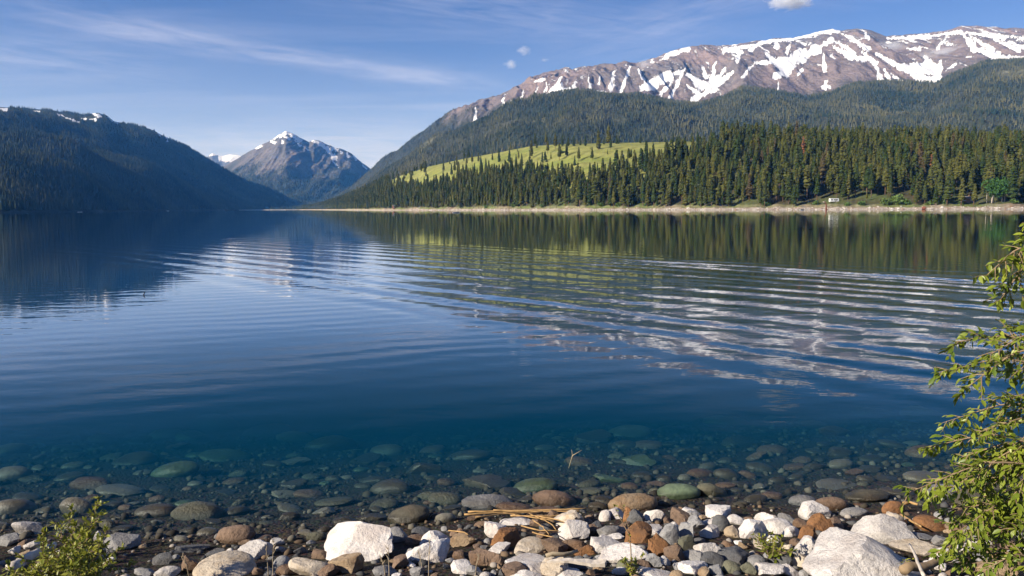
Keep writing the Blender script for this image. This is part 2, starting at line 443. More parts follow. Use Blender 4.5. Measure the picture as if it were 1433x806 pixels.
def snow_field(px, py, strokes):
    s = np.full(px.shape, -9.0)
    wx = px + 3.4*fbm(px/6, py/9, 4); wy = py + 2.6*fbm(px/5+50, py/6, 4)
    for a, b, w in strokes:
        ax, ay = a; bx, by = b
        m = (px > min(ax, bx)-14) & (px < max(ax, bx)+14) & (py > min(ay, by)-14) & (py < max(ay, by)+14)
        if not m.any(): continue
        x = wx[m]; y = wy[m]
        dx, dy = bx-ax, by-ay
        t_ = np.clip(((x-ax)*dx+(y-ay)*dy)/(dx*dx+dy*dy), 0, 1)
        d = np.hypot(x-ax-t_*dx, y-ay-t_*dy)
        s[m] = np.maximum(s[m], np.clip((w*1.7*(0.32+0.68*t_)-d)/(1.3+0.35*w), -3, 0.95))
    return s + 1.15*fbm(px/2.0+py*0.10, py/9.0, 4, 0.6)

def put_terrain(name, G, tint, snow, mat, label, cat=None):
    nr, nc = G.shape[:2]
    me = mesh_from(name, G.reshape(-1, 3), grid_faces(nr, nc), mat)
    vattr(me, 'tint', tint.reshape(-1, 3), 'FLOAT_COLOR'); vattr(me, 'snow', snow)
    o = link(name, me); setp(o, label, cat, None, 'structure')
    return o
def lerp(a, b, t): return np.asarray(a)*(1-t[..., None]) + np.asarray(b)*t[..., None]

# ---- right snowy mountain
pxr = np.concatenate([np.linspace(400, 1440, 900), np.linspace(1442, 2100, 130)])
SIL = [(400,297),(430,290),(470,275),(505,254),(520,243),(545,223),(575,204),(600,188),(640,166),(660,155),(690,144),(720,128),(740,118),(765,108),(790,104),(800,106),
 (830,101),(870,95),(890,92),(925,81),(940,74),(957,68),(985,66),(1010,68),(1040,66),(1075,58),(1110,54),(1140,48),(1165,41),(1180,45),(1200,40),(1215,43),
 (1240,53),(1290,48),(1330,46),(1345,42),(1380,46),(1433,48),(1600,62),(1900,110),(2100,150)]
FOR = [(400,298),(430,292),(470,279),(505,262),(545,236),(600,205),(640,190),(680,172),(720,157),(760,142),(795,131),(850,134),(895,131),(935,141),(975,146),(1010,137),(1040,122),(1080,126),
 (1130,135),(1160,130),(1200,116),(1250,113),(1310,116),(1340,101),(1380,86),(1433,83),(1600,90),(1900,130),(2100,170)]
CRY = [(400,298),(425,293.5),(450,289),(480,281),(510,270),(540,256),(560,246),(600,233),(650,222),(700,213),(740,205),(780,202),(860,200),(960,198),(1020,199),(1100,203),(1200,206),(1433,212),(1700,215),(2100,222)]
SHD = [(400,5600),(425,4600),(470,2700),(500,2100),(540,1650),(600,1330),(700,1080),(820,900),(1000,780),(1200,700),(1433,640),(1900,600),(2100,600)]
CRD = [(400,5900),(425,4950),(470,3200),(500,2600),(540,2150),(600,1800),(700,1480),(800,1280),(960,1150),(1200,1050),(1433,980),(1900,950),(2100,950)]
crest = unproj(pxr, I(pxr, CRY), I(pxr, CRD))
bd = np.maximum(I(pxr, CRD)+150, I(pxr, [(400,5950),(540,2700),(700,2400),(2100,2200)]))
b0 = unproj(pxr, I(pxr, CRY), bd); b0[:, 2] = crest[:, 2]*0.55 - 15
fd = I(pxr, [(400,6200),(540,4700),(700,4300),(2100,4100)])
f0 = unproj(pxr, I(pxr, FOR), fd)
f1 = unproj(pxr, I(pxr, FOR), fd+260); f1[:, 2] = f0[:, 2] - 22
pd = I(pxr, [(400,6600),(540,5700),(700,6000),(1100,6300),(2100,6300)])
p0 = unproj(pxr, I(pxr, SIL), pd)
jag = 7*fbm(p0[:, 0]/90, p0[:, 1]/90, 4) * np.clip((pxr-470)/120, 0, 1)
p0[:, 2] += jag
q0 = unproj(pxr, I(pxr, SIL), pd+2600); q0[:, 2] = p0[:, 2]*0.25
G, v = layered(pxr, [b0, f0, f1, p0, q0], [(120, lambda t: t**0.85), (8, smooth01), (150, lambda t: t**1.12), (24, lin)])
V2 = np.broadcast_to(v[:, None], G.shape[:2])
X, Y = G[..., 0], G[..., 1]
fade = np.clip((pxr-430)/180, 0, 1)[None, :]
# forest spurs
e1 = np.where(V2 < 1, np.sin(np.pi*np.clip(V2, 0, 1))**1.1, 0)
G[..., 2] += fade*e1*(100*fbm(X/800+0.35*Y/900, Y/1500, 5) + 85*ridged(X/420+3, Y/900, 4))
# gullied rock face
tf = np.clip(V2-2, 0, 1)
e2 = np.where((V2 >= 2) & (V2 <= 3), np.sin(np.pi*np.clip(tf, 0, 1))**0.55, 0)
wob = 40*fbm(X/300, Y/300, 3)
gul = ridged((X+wob)/230, Y/1500+1.7, 4, 0.55)
big = ridged((X+2*wob)/900+0.4, Y/2600, 3, 0.5)
G[..., 2] += fade*e2*(88*gul + 100*(big-0.2))
Ppx, Ppy = proj(G)
snow = snow_field(Ppx, Ppy, SNOW)
snow = np.clip(0.5+0.42*snow, -0.5, 1.35)
small = 0.26 + 0.12*np.exp(-((Ppx-800)/110)**2) + 0.95*fbm((X+1.5*wob)/32, Y/330+(X)/900, 5, 0.6) - 0.20*gul + 0.30*(G[..., 2]-900)/600 + 0.25*fbm(X/400, Y/500, 3)
snow = np.maximum(snow, np.clip(small, -1, 0.9)*np.clip((Ppx-640)/60, 0, 1))
snow = np.where(V2 < 2.02, -1, snow)
rockc = lerp((0.245, 0.185, 0.17), (0.16, 0.14, 0.138), np.clip(0.5+1.2*fbm(X/500, Y/700, 4), 0, 1))
rockc = lerp(rockc, (0.13, 0.13, 0.125), np.clip((150-Ppy)*-0.02+0.2+fbm(X/200, Y/200, 3), 0, 1)*0.6)
wood = lerp((0.030, 0.042, 0.026), (0.055, 0.058, 0.036), np.clip(0.5+1.3*fbm(X/350, Y/500, 4), 0, 1))
clear = np.clip(3*(fbm(X/260+9, Y/340, 4)-0.27), 0, 1)
wood = lerp(wood, (0.17, 0.165, 0.10), clear)
scrub = np.clip(1.15-(V2-2.0)*3.2*np.clip((Ppx-560)/120, 0.05, 3) + 0.9*fbm(X/160, Y/260, 4), 0, 1)
scrub = np.where(Ppx < 640, np.clip(scrub+(660-Ppx)/90, 0, 1), scrub)
tint = np.where((V2 < 2)[..., None], wood, lerp(rockc, (0.045, 0.052, 0.042), scrub))
put_terrain('mountain', G, tint, snow, M_TER, 'long rocky mountain ridge streaked with snow above dark forested slopes on the right', 'mountain')
right_grid = (G, v, clear)
right_scrub = scrub

# ---- moraine with the meadow, beach and shore
pxm = np.concatenate([np.linspace(400, 1440, 620), np.linspace(1444, 2100, 100)])
sd = I(pxm, SHD)
sd = sd*(1+0.012*fbm(pxm/40, 0*pxm, 4))
w_z = unproj(pxm, 300, sd)
u0 = unproj(pxm, 300, sd-60); u0[:, 2] = -9
u1 = w_z.copy(); u1[:, 2] = -0.15
u2 = unproj(pxm, 300, sd+14*(1+0.5*fbm(pxm/25, 3+0*pxm, 4))); u2[:, 2] = 1.1
u3 = unproj(pxm, 300, sd+19); u3[:, 2] = 2.2+1.4*fbm(pxm/18, 7+0*pxm, 4)
cr = unproj(pxm, I(pxm, CRY), I(pxm, CRD))
bk = unproj(pxm, I(pxm, CRY), I(pxm, CRD)+160); bk[:, 2] = cr[:, 2]*0.75 - 6
bk2 = unproj(pxm, I(pxm, CRY), I(pxm, CRD)+700); bk2[:, 2] = np.minimum(cr[:, 2]*0.3, 30)-20
G, v = layered(pxm, [u0, u1, u2, u3, cr, bk, bk2], [(6, lin), (6, lin), (8, smooth01), (110, lambda t: 0.55*t+0.45*np.sin(t*np.pi/2)), (14, lambda t: t*t), (6, lin)])
V2 = np.broadcast_to(v[:, None], G.shape[:2]); X, Y = G[..., 0], G[..., 1]
e = np.where((V2 > 3) & (V2 < 4), np.sin(np.pi*np.clip(V2-3, 0, 1)), 0)
G[..., 2] += e*np.clip(cr[:, 2]/90, 0, 1)[None, :]*(5*fbm(X/120, Y/160, 4) + 2.2*ridged(X/60+0.9*Y/60, Y/400, 3))
e = np.where((V2 > 1.1) & (V2 < 3), 1, 0)
G[..., 2] += e*0.8*np.maximum(fbm(X/7, Y/7, 3), 0)
Mpx, Mpy = proj(G)
grass = lerp((0.112, 0.160, 0.023), (0.195, 0.225, 0.042), np.clip(0.5+1.2*fbm(X/45+Y/90, Y/60, 4), 0, 1))
grass = lerp(grass, (0.27, 0.25, 0.09), np.clip(0.8*ridged(X/60+0.9*Y/60, Y/400, 4), 0, 1))
grass = lerp(grass, (0.09, 0.10, 0.03), np.clip(2.2*(fbm(X/22+7, Y/30, 4)-0.22), 0, 1))
floor_ = lerp((0.065, 0.055, 0.030), (0.085, 0.105, 0.035), np.clip(0.5+1.4*fbm(X/25, Y/40, 4), 0, 1))
mead = np.clip((Mpx-520)/25, 0, 1)*np.clip((1060-Mpx)/60 + 1.0*fbm(X/60, Y/60, 3), 0, 1)*np.clip((V2-3.08)*8 + 1.2*fbm(X/35, Y/50, 3)-0.3, 0, 1)
tint = lerp(floor_, grass, mead)
beach = lerp((0.38, 0.33, 0.275), (0.22, 0.17, 0.12), np.clip(0.5+1.3*fbm(X/12, Y/9, 4) + (V2-2.2)*0.5, 0, 1))
greenb = np.clip(2.5*(fbm(X/40+3, 0*Y, 4)+0.02) + (V2-2.7)*2, 0, 1)
beach = lerp(beach, (0.12, 0.15, 0.045), greenb*np.clip((V2-2.3)*3, 0, 1)*0.9)
tint = np.where((V2 < 3.02)[..., None], beach, tint)
put_terrain('moraine_hill', G, tint, np.full(G.shape[:2], -1.0), M_NEAR, 'grassy lakeside hill with a bright meadow and pale gravel beach', 'hill')
mor = (G, v)
step = 2
Gs = G[::1, ::step]
bvh_mor = BVHTree.FromPolygons([tuple(p) for p in Gs.reshape(-1, 3)], [tuple(int(a) for a in f) for f in grid_faces(*Gs.shape[:2])])

# ---- left mountain, in grazing light
pxl = np.concatenate([np.linspace(-700, -8, 90), np.linspace(-4, 425, 420)])
LS = [(-700,110),(-300,135),(-60,146),(0,150),(20,150.5),(40,152),(70,154),(90,156.5),(118,160.5),(128,158.5),(136,157.5),(150,162),(160,170),(168,171.5),(185,174),(213,181),(225,188),(240,195),(262,205),(290,222),(320,240),(345,253),(370,261),(392,270),(405,279),(418,289),(425,294)]
lshd = [(-700,1000),(0,1500),(100,2000),(200,2900),(300,4200),(350,4900),(425,5600)]
lcrd = [(-700,4300),(0,5200),(200,5700),(320,6300),(425,6400)]
s0 = unproj(pxl, 300, I(pxl, lshd)-60); s0[:, 2] = -9
s1 = unproj(pxl, 300, I(pxl, lshd)); s1[:, 2] = -0.1
s2 = unproj(pxl, 300, I(pxl, lshd)+20); s2[:, 2] = 2.5
s4 = unproj(pxl, I(pxl, LS), I(pxl, lcrd))
s4[:, 2] += 5*fbm(s4[:, 0]/70, s4[:, 1]/90, 4)
s3 = s2*0.45+s4*0.55; s3[:, 2] = s4[:, 2]*0.46
s5 = unproj(pxl, I(pxl, LS), I(pxl, lcrd)+2200); s5[:, 2] = s4[:, 2]*0.3
G, v = layered(pxl, [s0, s1, s2, s3, s4, s5], [(3, lin), (3, lin), (90, lin), (110, lambda t: t**0.9), (16, lin)])
V2 = np.broadcast_to(v[:, None], G.shape[:2]); X, Y = G[..., 0], G[..., 1]
e = np.where((V2 > 2) & (V2 < 4), np.sin(np.pi*np.clip((V2-2)/2, 0, 1))**1.2, 0)*np.clip(s4[:, 2]/500, 0, 1)[None, :]
rr = ridged(X/1300-0.7*Y/1300+0.3, Y/2600+0.8*X/2600, 4, 0.5)
G[..., 2] += e*(120*(rr-0.25) + 70*fbm(X/420, Y/600, 4))
Lpx, Lpy = proj(G)
wood = lerp((0.028, 0.040, 0.026), (0.052, 0.055, 0.036), np.clip(0.5+1.2*fbm(X/420, Y/600, 4), 0, 1))
lclear = np.clip(3.2*(fbm(X/330+4, Y/520, 4)-0.36), 0, 1)*np.clip(1.3*fbm(X/1200, Y/1200+7, 3)+0.7, 0, 1)
wood = lerp(wood, (0.16, 0.135, 0.085), lclear)
LSNOW = [((0,152),(8,153.5),1.6), ((48,154.5),(54,156),0.8), ((76,156),(88,163),0.7), ((88,163),(110,171),0.9), ((113,165),(119,166),0.9), ((130,159),(138,162.5),2.0), ((126,166),(133,167.5),1.3),
 ((160,171.5),(165,173),0.8), ((208,179),(212,181),0.9), ((218,186),(226,190),0.6), ((232,192),(234,198),0.7), ((150,163),(158,170),0.7), ((-40,150),(-12,153),1.4)]
snow = np.clip(0.42+0.5*snow_field(Lpx, Lpy, LSNOW), -1, 1.3)
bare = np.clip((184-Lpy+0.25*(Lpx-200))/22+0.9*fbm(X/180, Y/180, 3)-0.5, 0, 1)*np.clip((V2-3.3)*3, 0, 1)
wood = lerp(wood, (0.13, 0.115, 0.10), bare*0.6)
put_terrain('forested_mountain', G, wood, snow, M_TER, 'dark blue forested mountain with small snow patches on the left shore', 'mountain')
left_grid = (G, v, lclear)

# ---- pointed peak at the head of the lake
pxc = np.linspace(250, 620, 330)
CS = [(250,262),(290,248),(320,229),(345,214),(365,203),(380,196),(391,188),(400,183.5),(408,186),(420,193),(432,199),(439,195.5),(447,197),(458,202),(470,207),(480,209),(490,213.5),(500,222),(510,230),(520,237),(545,250),(620,275)]
c1 = unproj(pxc, 300, I(pxc, [(250,6800),(330,6300),(400,6000),(620,6000)])); c1[:, 2] = 2
c3 = unproj(pxc, I(pxc, CS), I(pxc, [(250,9200),(400,8900),(620,9600)]))
c3[:, 2] += 8*fbm(c3[:, 0]/70, 0*pxc, 4)
c2 = c1*0.42+c3*0.58; c2[:, 2] = c3[:, 2]*0.42
c4 = unproj(pxc, I(pxc, CS), 11500+0*pxc); c4[:, 2] = c3[:, 2]*0.35
G, v = layered(pxc, [c1, c2, c3, c4], [(110, lambda t: t**1.2), (130, lin), (12, lin)])
V2 = np.broadcast_to(v[:, None], G.shape[:2]); X, Y = G[..., 0], G[..., 1]
e = np.sin(np.pi*np.clip(V2/2, 0, 1))**0.6
wob = 60*fbm(X/400, Y/400, 3)
apex = unproj(400, 300, 8900)[0]
rib = ridged((X-apex+wob)/(420)+0.25, Y/3800+0.2, 4, 0.5)
G[..., 2] += e*(120*(rib-0.1) + 40*fbm(X/260, Y/500, 4)) - np.where(V2 < 2, 1, 0)*e*np.abs(X-apex-120)*0.10
Cpx, Cpy = proj(G)
CSNOW = [((356,208),(366,204),1.4), ((378,197),(384,200),1.6), ((384,194),(402,185),1.8), ((402,186),(420,197),1.6), ((394,196),(396,200),1.0), ((398,191),(405,194),1.2), ((436,196.5),(452,203),1.8), ((448,200),(462,212),2.2),
 ((462,205),(470,210),1.8), ((462,212),(468,221),2.4), ((475,209),(478,214),0.9), ((484,213),(488,219),1.0), ((493,215),(499,222),1.0), ((505,228),(512,236),0.9), ((425,205),(432,210),0.8), ((466,226),(473,235),0.9), ((412,196),(420,204),0.8)]
snow = np.clip(0.5+0.42*snow_field(Cpx, Cpy, CSNOW), -1, 1.3)
hi = -0.02 + 0.7*fbm((X+wob)/80, Y/300, 4) + 0.55*(208-Cpy)/30
snow = np.maximum(snow, np.clip(hi, -1, 0.95))
rk = lerp((0.17, 0.15, 0.145), (0.10, 0.10, 0.10), np.clip(0.5+1.2*fbm((X+wob)/220, Y/700, 4), 0, 1))
lowf = np.clip((Cpy-228)/26+1.0*fbm(X/240, Y/500, 4), 0, 1)
tint = lerp(rk, (0.034, 0.046, 0.034), lowf*0.92)
slide = np.clip(1-np.hypot((Cpx-410)/9, (Cpy-224)/17)+0.6*fbm(X/90, Y/200, 3), 0, 1)
tint = lerp(tint, (0.26, 0.19, 0.16), slide*0.8)
put_terrain('pointed_peak', G, tint, snow, M_TER, 'pointed snow-dusted peak at the far end of the lake', 'mountain')
peak_grid = (G, v, lowf)

# ---- snowfield far behind
pxf = np.linspace(230, 420, 120)
a1 = unproj(pxf, 280, 13500+0*pxf); a1[:, 2] = 300
a2 = unproj(pxf, I(pxf, [(230,235),(275,224),(290,220),(297,214.5),(303,216.5),(312,218.5),(322,216),(333,217),(345,219.5),(370,228),(420,245)]), 15000+0*pxf)
a3 = unproj(pxf, 240, 16000+0*pxf); a3[:, 2] = 300
G, v = layered(pxf, [a1, a2, a3], [(60, lambda t: t**0.8), (8, lin)])
V2 = np.broadcast_to(v[:, None], G.shape[:2]); X, Y = G[..., 0], G[..., 1]
G[..., 2] += np.sin(np.pi*np.clip(V2, 0, 1))*60*ridged(X/350, Y/900, 4)
Apx, Apy = proj(G)
snow = np.clip(1.2-np.abs(Apx-300)*0.0-(Apy-222)/7+0.8*fbm(X/200, Y/300, 4), -1, 1.2)
snow = np.where((Apx < 306) & (Apy > 217+0.4*(306-Apx)*0.2), 0.1+0.5*fbm(X/90, Y/90, 3), snow)
put_terrain('snowfield_mountain', G, np.broadcast_to(np.array((0.13, 0.13, 0.14)), G.shape), snow, M_TER, 'small bright snowfield mountain showing in the gap behind the left slope', 'mountain')

# ---- low wooded flat at the head of the lake
pxd = np.linspace(230, 480, 120)
d0 = unproj(pxd, 300, I(pxd, [(230,3700),(300,4500),(360,4800),(425,4800),(480,4300)])); d0[:, 2] = -1
d1 = unproj(pxd, 300, I(pxd, [(230,3700),(300,4500),(360,4800),(425,4800),(480,4300)])+25); d1[:, 2] = 2
d2 = unproj(pxd, 300, 7200+0*pxd); d2[:, 2] = 45
G, v = layered(pxd, [d0, d1, d2], [(4, lin), (30, lin)])
V2 = np.broadcast_to(v[:, None], G.shape[:2])
put_terrain('lake_head_flat', G, np.where((V2 < 1.02)[..., None], (0.42, 0.38, 0.33), (0.045, 0.055, 0.03)), np.full(G.shape[:2], -1.0), M_TER, 'low wooded flat with a thin pale beach at the lake head')
flat_grid = (G, v)

# ------------------------------------------------------------------ far woods: thousands of little conifers, one mass each
def sample_grid(G, r0, r1, N, c0=0, c1=None):
    c1 = G.shape[1]-1 if c1 is None else c1
    d1_ = np.linalg.norm(G[r0+1:r1+1, c0:c1]-G[r0:r1, c0:c1], axis=-1); d2_ = np.linalg.norm(G[r0:r1, c0+1:c1+1]-G[r0:r1, c0:c1], axis=-1)
    A = (d1_*d2_).ravel(); A = A/A.sum()
    idx = rng.choice(len(A), N, p=A)
    r = idx//(c1-c0)+r0; c = idx % (c1-c0)+c0
    fr, fc = rng.random(N), rng.random(N)
    P = (G[r, c]*((1-fr)*(1-fc))[:, None] + G[r+1, c]*(fr*(1-fc))[:, None] + G[r, c+1]*((1-fr)*fc)[:, None] + G[r+1, c+1]*(fr*fc)[:, None])
    return P, r, c
def far_wood(name, P, H, tints, label, tiers=2):
    """every tree: one or two ragged four-sided cones"""
    N = len(P); k = 4
    ang0 = rng.random(N)*6.28
    cones = [(0.02, 0.19, 1.0)] if tiers == 1 else [(0.02, 0.20, 0.62), (0.36, 0.155, 1.0)]
    V = []; Fs = []
    for (z0, rr, z1) in cones:
        b = len(V)
        for j in range(k):
            a = ang0 + 2*math.pi*j/k
            r_ = rr*H*(0.7+0.6*rng.random(N))
            V.append(np.stack([P[:, 0]+np.cos(a)*r_, P[:, 1]+np.sin(a)*r_, P[:, 2]+z0*H*(1+0.3*rng.random(N))], -1))
        V.append(np.stack([P[:, 0], P[:, 1], P[:, 2]+z1*H], -1))
        Fs += [(b+j, b+(j+1) % k, b+k) for j in range(k)]
    V = np.stack(V, 1); nv = V.shape[1]
    F_all = (np.array(Fs)[None] + (np.arange(N)*nv)[:, None, None]).reshape(-1, 3)
    me = mesh_from(name, V.reshape(-1, 3), F_all, M_FAR, smooth=False)
    vattr(me, 'tint', np.repeat(tints[:, None], nv, 1).reshape(-1, 3), 'FLOAT_COLOR')
    o = link(name, me); setp(o, label, 'forest', None, 'stuff'); return o
def tints_for(P, a, b, s):
    n_ = np.clip(0.5+0.9*fbm(P[:, 0]/s, P[:, 1]/s, 3)+0.55*(rng.random(len(P))-0.5), 0, 1)
    return lerp(a, b, n_)

G, v, clear = right_grid
rF = int(np.searchsorted(v, 1.0)); rC = int(np.searchsorted(v, 2.7)); c_hi = int(np.searchsorted(pxr, 1560))
P, r, c = sample_grid(G, 0, rF+10, 54000, 0, c_hi)
keep = rng.random(len(P)) > clear[r, c]*0.85
P = P[keep]
P2, r, c = sample_grid(G, rF+8, rC, 15000, 0, c_hi)
x2, y2 = proj(P2)
k2 = (right_scrub[r, c] > 0.45) & (rng.random(len(P2)) < right_scrub[r, c])
P2 = P2[k2]
P = np.concatenate([P, P2]); H = rng.uniform(10, 19, len(P)); H[-len(P2):] *= 0.72
far_wood('slope_forest', P, H, tints_for(P, (0.020, 0.034, 0.019), (0.110, 0.105, 0.050), 260), 'dark conifer forest covering the slopes below the snowy ridge')
G, v, clear = left_grid
P, r, c = sample_grid(G, int(np.searchsorted(v, 2.0)), int(np.searchsorted(v, 4.0)), 52000, 40)
keep = rng.random(len(P)) > clear[r, c]*0.8
P = P[keep]; x2, y2 = proj(P)
keep = ((y2 > 166) | (rng.random(len(P)) < 0.35)) & (snow_field(x2, y2, LSNOW) < -1.6); P = P[keep]
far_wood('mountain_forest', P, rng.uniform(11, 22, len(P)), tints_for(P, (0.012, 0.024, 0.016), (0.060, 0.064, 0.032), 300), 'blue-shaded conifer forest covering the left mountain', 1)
G, v, lowf = peak_grid
P, r, c = sample_grid(G, 0, 170, 16000)
keep = rng.random(len(P)) < lowf[r, c]; P = P[keep]
G, v = flat_grid
Pd, r, c = sample_grid(G, 5, 33, 5000)
P = np.concatenate([P, Pd])
far_wood('lake_head_forest', P, rng.uniform(13, 24, len(P)), tints_for(P, (0.026, 0.042, 0.026), (0.07, 0.075, 0.035), 300), 'distant conifer woods at the foot of the pointed peak', 1)

# ------------------------------------------------------------------ foreground shore and lake bed
def plane_hit(px, py, z):
    d = np.stack([(np.asarray(px, float)-CX)/F, -(np.asarray(py, float)-CY)/F, -np.ones_like(np.asarray(px, float))], -1) @ R3.T
    return CAMP + d*((z-EYE)/d[..., 2])[..., None]
WL = np.array([(-250,758),(0,757),(150,760),(300,763),(450,757),(540,748),(640,738),(700,732),(800,722),(860,714),(960,712),(1050,716),(1130,722),(1240,708),(1330,702),(1433,694),(1700,680)], float)
wlp = plane_hit(WL[:, 0], WL[:, 1], 0.0)
def shore_z(x, y):
    x = np.asarray(x, float); y = np.asarray(y, float)
    yw = np.interp(x, wlp[:, 0], wlp[:, 1])
    s = yw - y                                   # + on land
    land = 0.05*s + 0.17*np.maximum(s, 0)
    land = np.where(s > 1.6, 0.352+0.16*(s-1.6), land)
    d = np.maximum(-s, 0)
    bed = -(0.10*d + 0.0075*d**2)
    bed = np.where(d > 11, -(2.0075+0.265*(d-11)), bed)
    z = np.where(s > 0, np.minimum(land, 1.15), np.maximum(bed, -14))
    return z + 0.035*fbm(x*1.3, y*1.3, 4)*np.clip(1.5-np.maximum(d-8, 0)*0.1, 0, 1)
xs = np.concatenate([-np.geomspace(14000, 12, 30), np.linspace(-11.5, 11.5, 260), np.geomspace(12, 14000, 30)])
ys = np.concatenate([-np.geomspace(2500, 3, 12), np.linspace(-2.5, 3.5, 24), np.linspace(3.6, 15, 190), np.geomspace(15.5, 17500, 50)])
XX, YY = np.meshgrid(xs, ys)
ZZ = shore_z(XX, YY)
g = link('shore_ground', mesh_from('shore_ground', np.stack([XX, YY, ZZ], -1).reshape(-1, 3), grid_faces(len(ys), len(xs)), M_SHORE))
setp(g, 'dark gravelly shore and stony lake bed', None, None, 'structure')

# ------------------------------------------------------------------ water
th = np.linspace(rad(-66), rad(66), 500)
rr = np.concatenate([np.geomspace(4.5, 95, 400), np.geomspace(96, 7500, 60)])
TH, RRR = np.meshgrid(th, rr)
X = np.sin(TH)*RRR; Y = np.cos(TH)*RRR - 2.0
def sst(a, b, x):
    t_ = np.clip((x-a)/(b-a), 0, 1); return t_*t_*(3-2*t_)
s_ = 0.75*X + 0.66*Y
t_ = 0.66*X - 0.75*Y
s_w = s_ + 0.012*(t_+30)**2*0.06 + 0.9*fbm(X/11, Y/11, 4)
env = sst(9.5, 14, s_)*(1-sst(33, 39, s_))*sst(-92, -45, t_)*(0.75+0.5*fbm(t_/9, s_/6, 3))
s_w = s_w + 0.22*fbm(X/2.6, Y/2.6, 3)
ph = 2*math.pi*s_w/2.0
ph2 = 2*math.pi*(0.60*X+0.80*Y+0.5*fbm(X/5+9, Y/5, 3))/1.45
mod = np.clip(0.75+1.1*fbm(t_/7+3, s_/3.2, 4), 0.05, 1.6)
Z = 0.0138*env*(mod*np.sin(ph)+0.20*np.sin(2*ph+0.6)+0.32*np.sin(ph2)*np.clip(0.6+1.3*fbm(X/6+4, Y/6, 3), 0, 1.5)+0.6*fbm(t_/4, s_/1.1, 3))
# faint cross swell from the other side of the lake and small lapping ripples inshore
s2_ = -0.35*X + 0.94*Y
Z += 0.0016*sst(8, 14, RRR)*(1-sst(50, 110, RRR))*np.sin(2*math.pi*(s2_+0.4*fbm(X/4, Y/4, 3))/0.95)*(0.6+0.9*fbm(X/6, Y/6, 3))
Z += 0.006*env*fbm(X/0.6, Y/0.7, 3)
band = np.exp(-((s_+0.4*fbm(X/8, Y/8, 3)-31.2)/1.3)**2)*sst(-45, -22, t_)
Z += 0.026*band*(np.sin(2*math.pi*s_w/1.15)+0.6*fbm(X/0.9, Y/0.9, 3))
Z *= (1-sst(85, 130, RRR))
top = np.stack([X, Y, Z], -1)
nr, nc = X.shape
V = top.reshape(-1, 3); Fq = grid_faces(nr, nc)
idx = np.arange(nr*nc).reshape(nr, nc)
loop = np.concatenate([idx[0, :], idx[1:, -1], idx[-1, -2::-1], idx[-2:0:-1, 0]])
Vb = V[loop].copy(); Vb[:, 2] = -16
b0i = len(V) + np.arange(len(loop))
nx = np.roll(np.arange(len(loop)), -1)
side = np.stack([loop, b0i, b0i[nx], loop[nx]], -1)
V = np.concatenate([V, Vb, [[0, 2000, -16]]]); ci = len(V)-1
Ft = np.concatenate([Fq[:, [0, 1, 2]], Fq[:, [0, 2, 3]], side[:, [0, 1, 2]], side[:, [0, 2, 3]], np.stack([b0i[nx], b0i, np.full(len(loop), ci)], -1)])
t = NT('lake_water'); p = t.pos()
mpn = t.n('ShaderNodeMapping'); t.l(p, mpn.inputs['Vector']); mpn.inputs['Rotation'].default_value = (0, 0, rad(12)); mpn.inputs['Scale'].default_value = (0.55, 1.0, 1.0)
nA = t.noise(mpn.outputs[0], 1.5, 3, 0.5); nB = t.noise(mpn.outputs[0], 5.5, 2, 0.5); nC = t.noise(p, 0.05, 3)
patch = t.ramp(nC, 0.35, 0.65, 0.35, 1.25)
h = t.math('MULTIPLY', t.math('ADD', t.math('MULTIPLY', nA, 0.0065), t.math('MULTIPLY', nB, 0.0008)), patch)
nD = t.noise(mpn.outputs[0], 2.6, 4, 0.55, 0.4)
h = t.math('ADD', h, t.math('MULTIPLY', t.math('MULTIPLY', nD, 0.0045), t.attr('wake').outputs['Fac']))
nm = t.bump(h, 1.0, 1.0)
gl = t.n('ShaderNodeBsdfGlossy'); gl.inputs['Roughness'].default_value = 0.012; t.l(nm, gl.inputs['Normal']); gl.inputs['Color'].default_value = (0.93, 0.95, 0.97, 1)
trn = t.n('ShaderNodeBsdfTransparent'); trn.inputs['Color'].default_value = (1, 1, 1, 1)
fr = t.n('ShaderNodeFresnel'); t.l(t.ramp(t.n('ShaderNodeNewGeometry').outputs['Backfacing'], 0, 1, 1.33, 1/1.33), fr.inputs['IOR']); t.l(nm, fr.inputs['Normal'])
mx = t.n('ShaderNodeMixShader'); t.l(t.math('MULTIPLY', fr.outputs[0], t.ramp(fr.outputs[0], 0.20, 0.43, 0.10, 1.40), clamp=True), mx.inputs[0]); t.l(trn.outputs[0], mx.inputs[1]); t.l(gl.outputs[0], mx.inputs[2])
ab = t.n('ShaderNodeVolumeAbsorption'); ab.inputs['Color'].default_value = (0.28, 0.58, 0.61, 1); ab.inputs['Density'].default_value = 1.45
sc_ = t.n('ShaderNodeVolumeScatter'); sc_.inputs['Color'].default_value = (0.0, 0.42, 0.92, 1); sc_.inputs['Density'].default_value = 0.125
ad = t.n('ShaderNodeAddShader'); t.l(ab.outputs[0], ad.inputs[0]); t.l(sc_.outputs[0], ad.inputs[1])
t.l(ad.outputs[0], t.out.inputs['Volume'])
M_WATER = t.done(mx.outputs[0])
wme = mesh_from('lake_water', V, Ft, M_WATER)
vattr(wme, 'wake', np.concatenate([np.clip(env+0.6*band, 0, 1.5).ravel(), np.zeros(len(V)-nr*nc)]))
wo = link('lake_water', wme)
setp(wo, 'calm blue lake with a long boat wake rippling across it', None, None, 'structure')

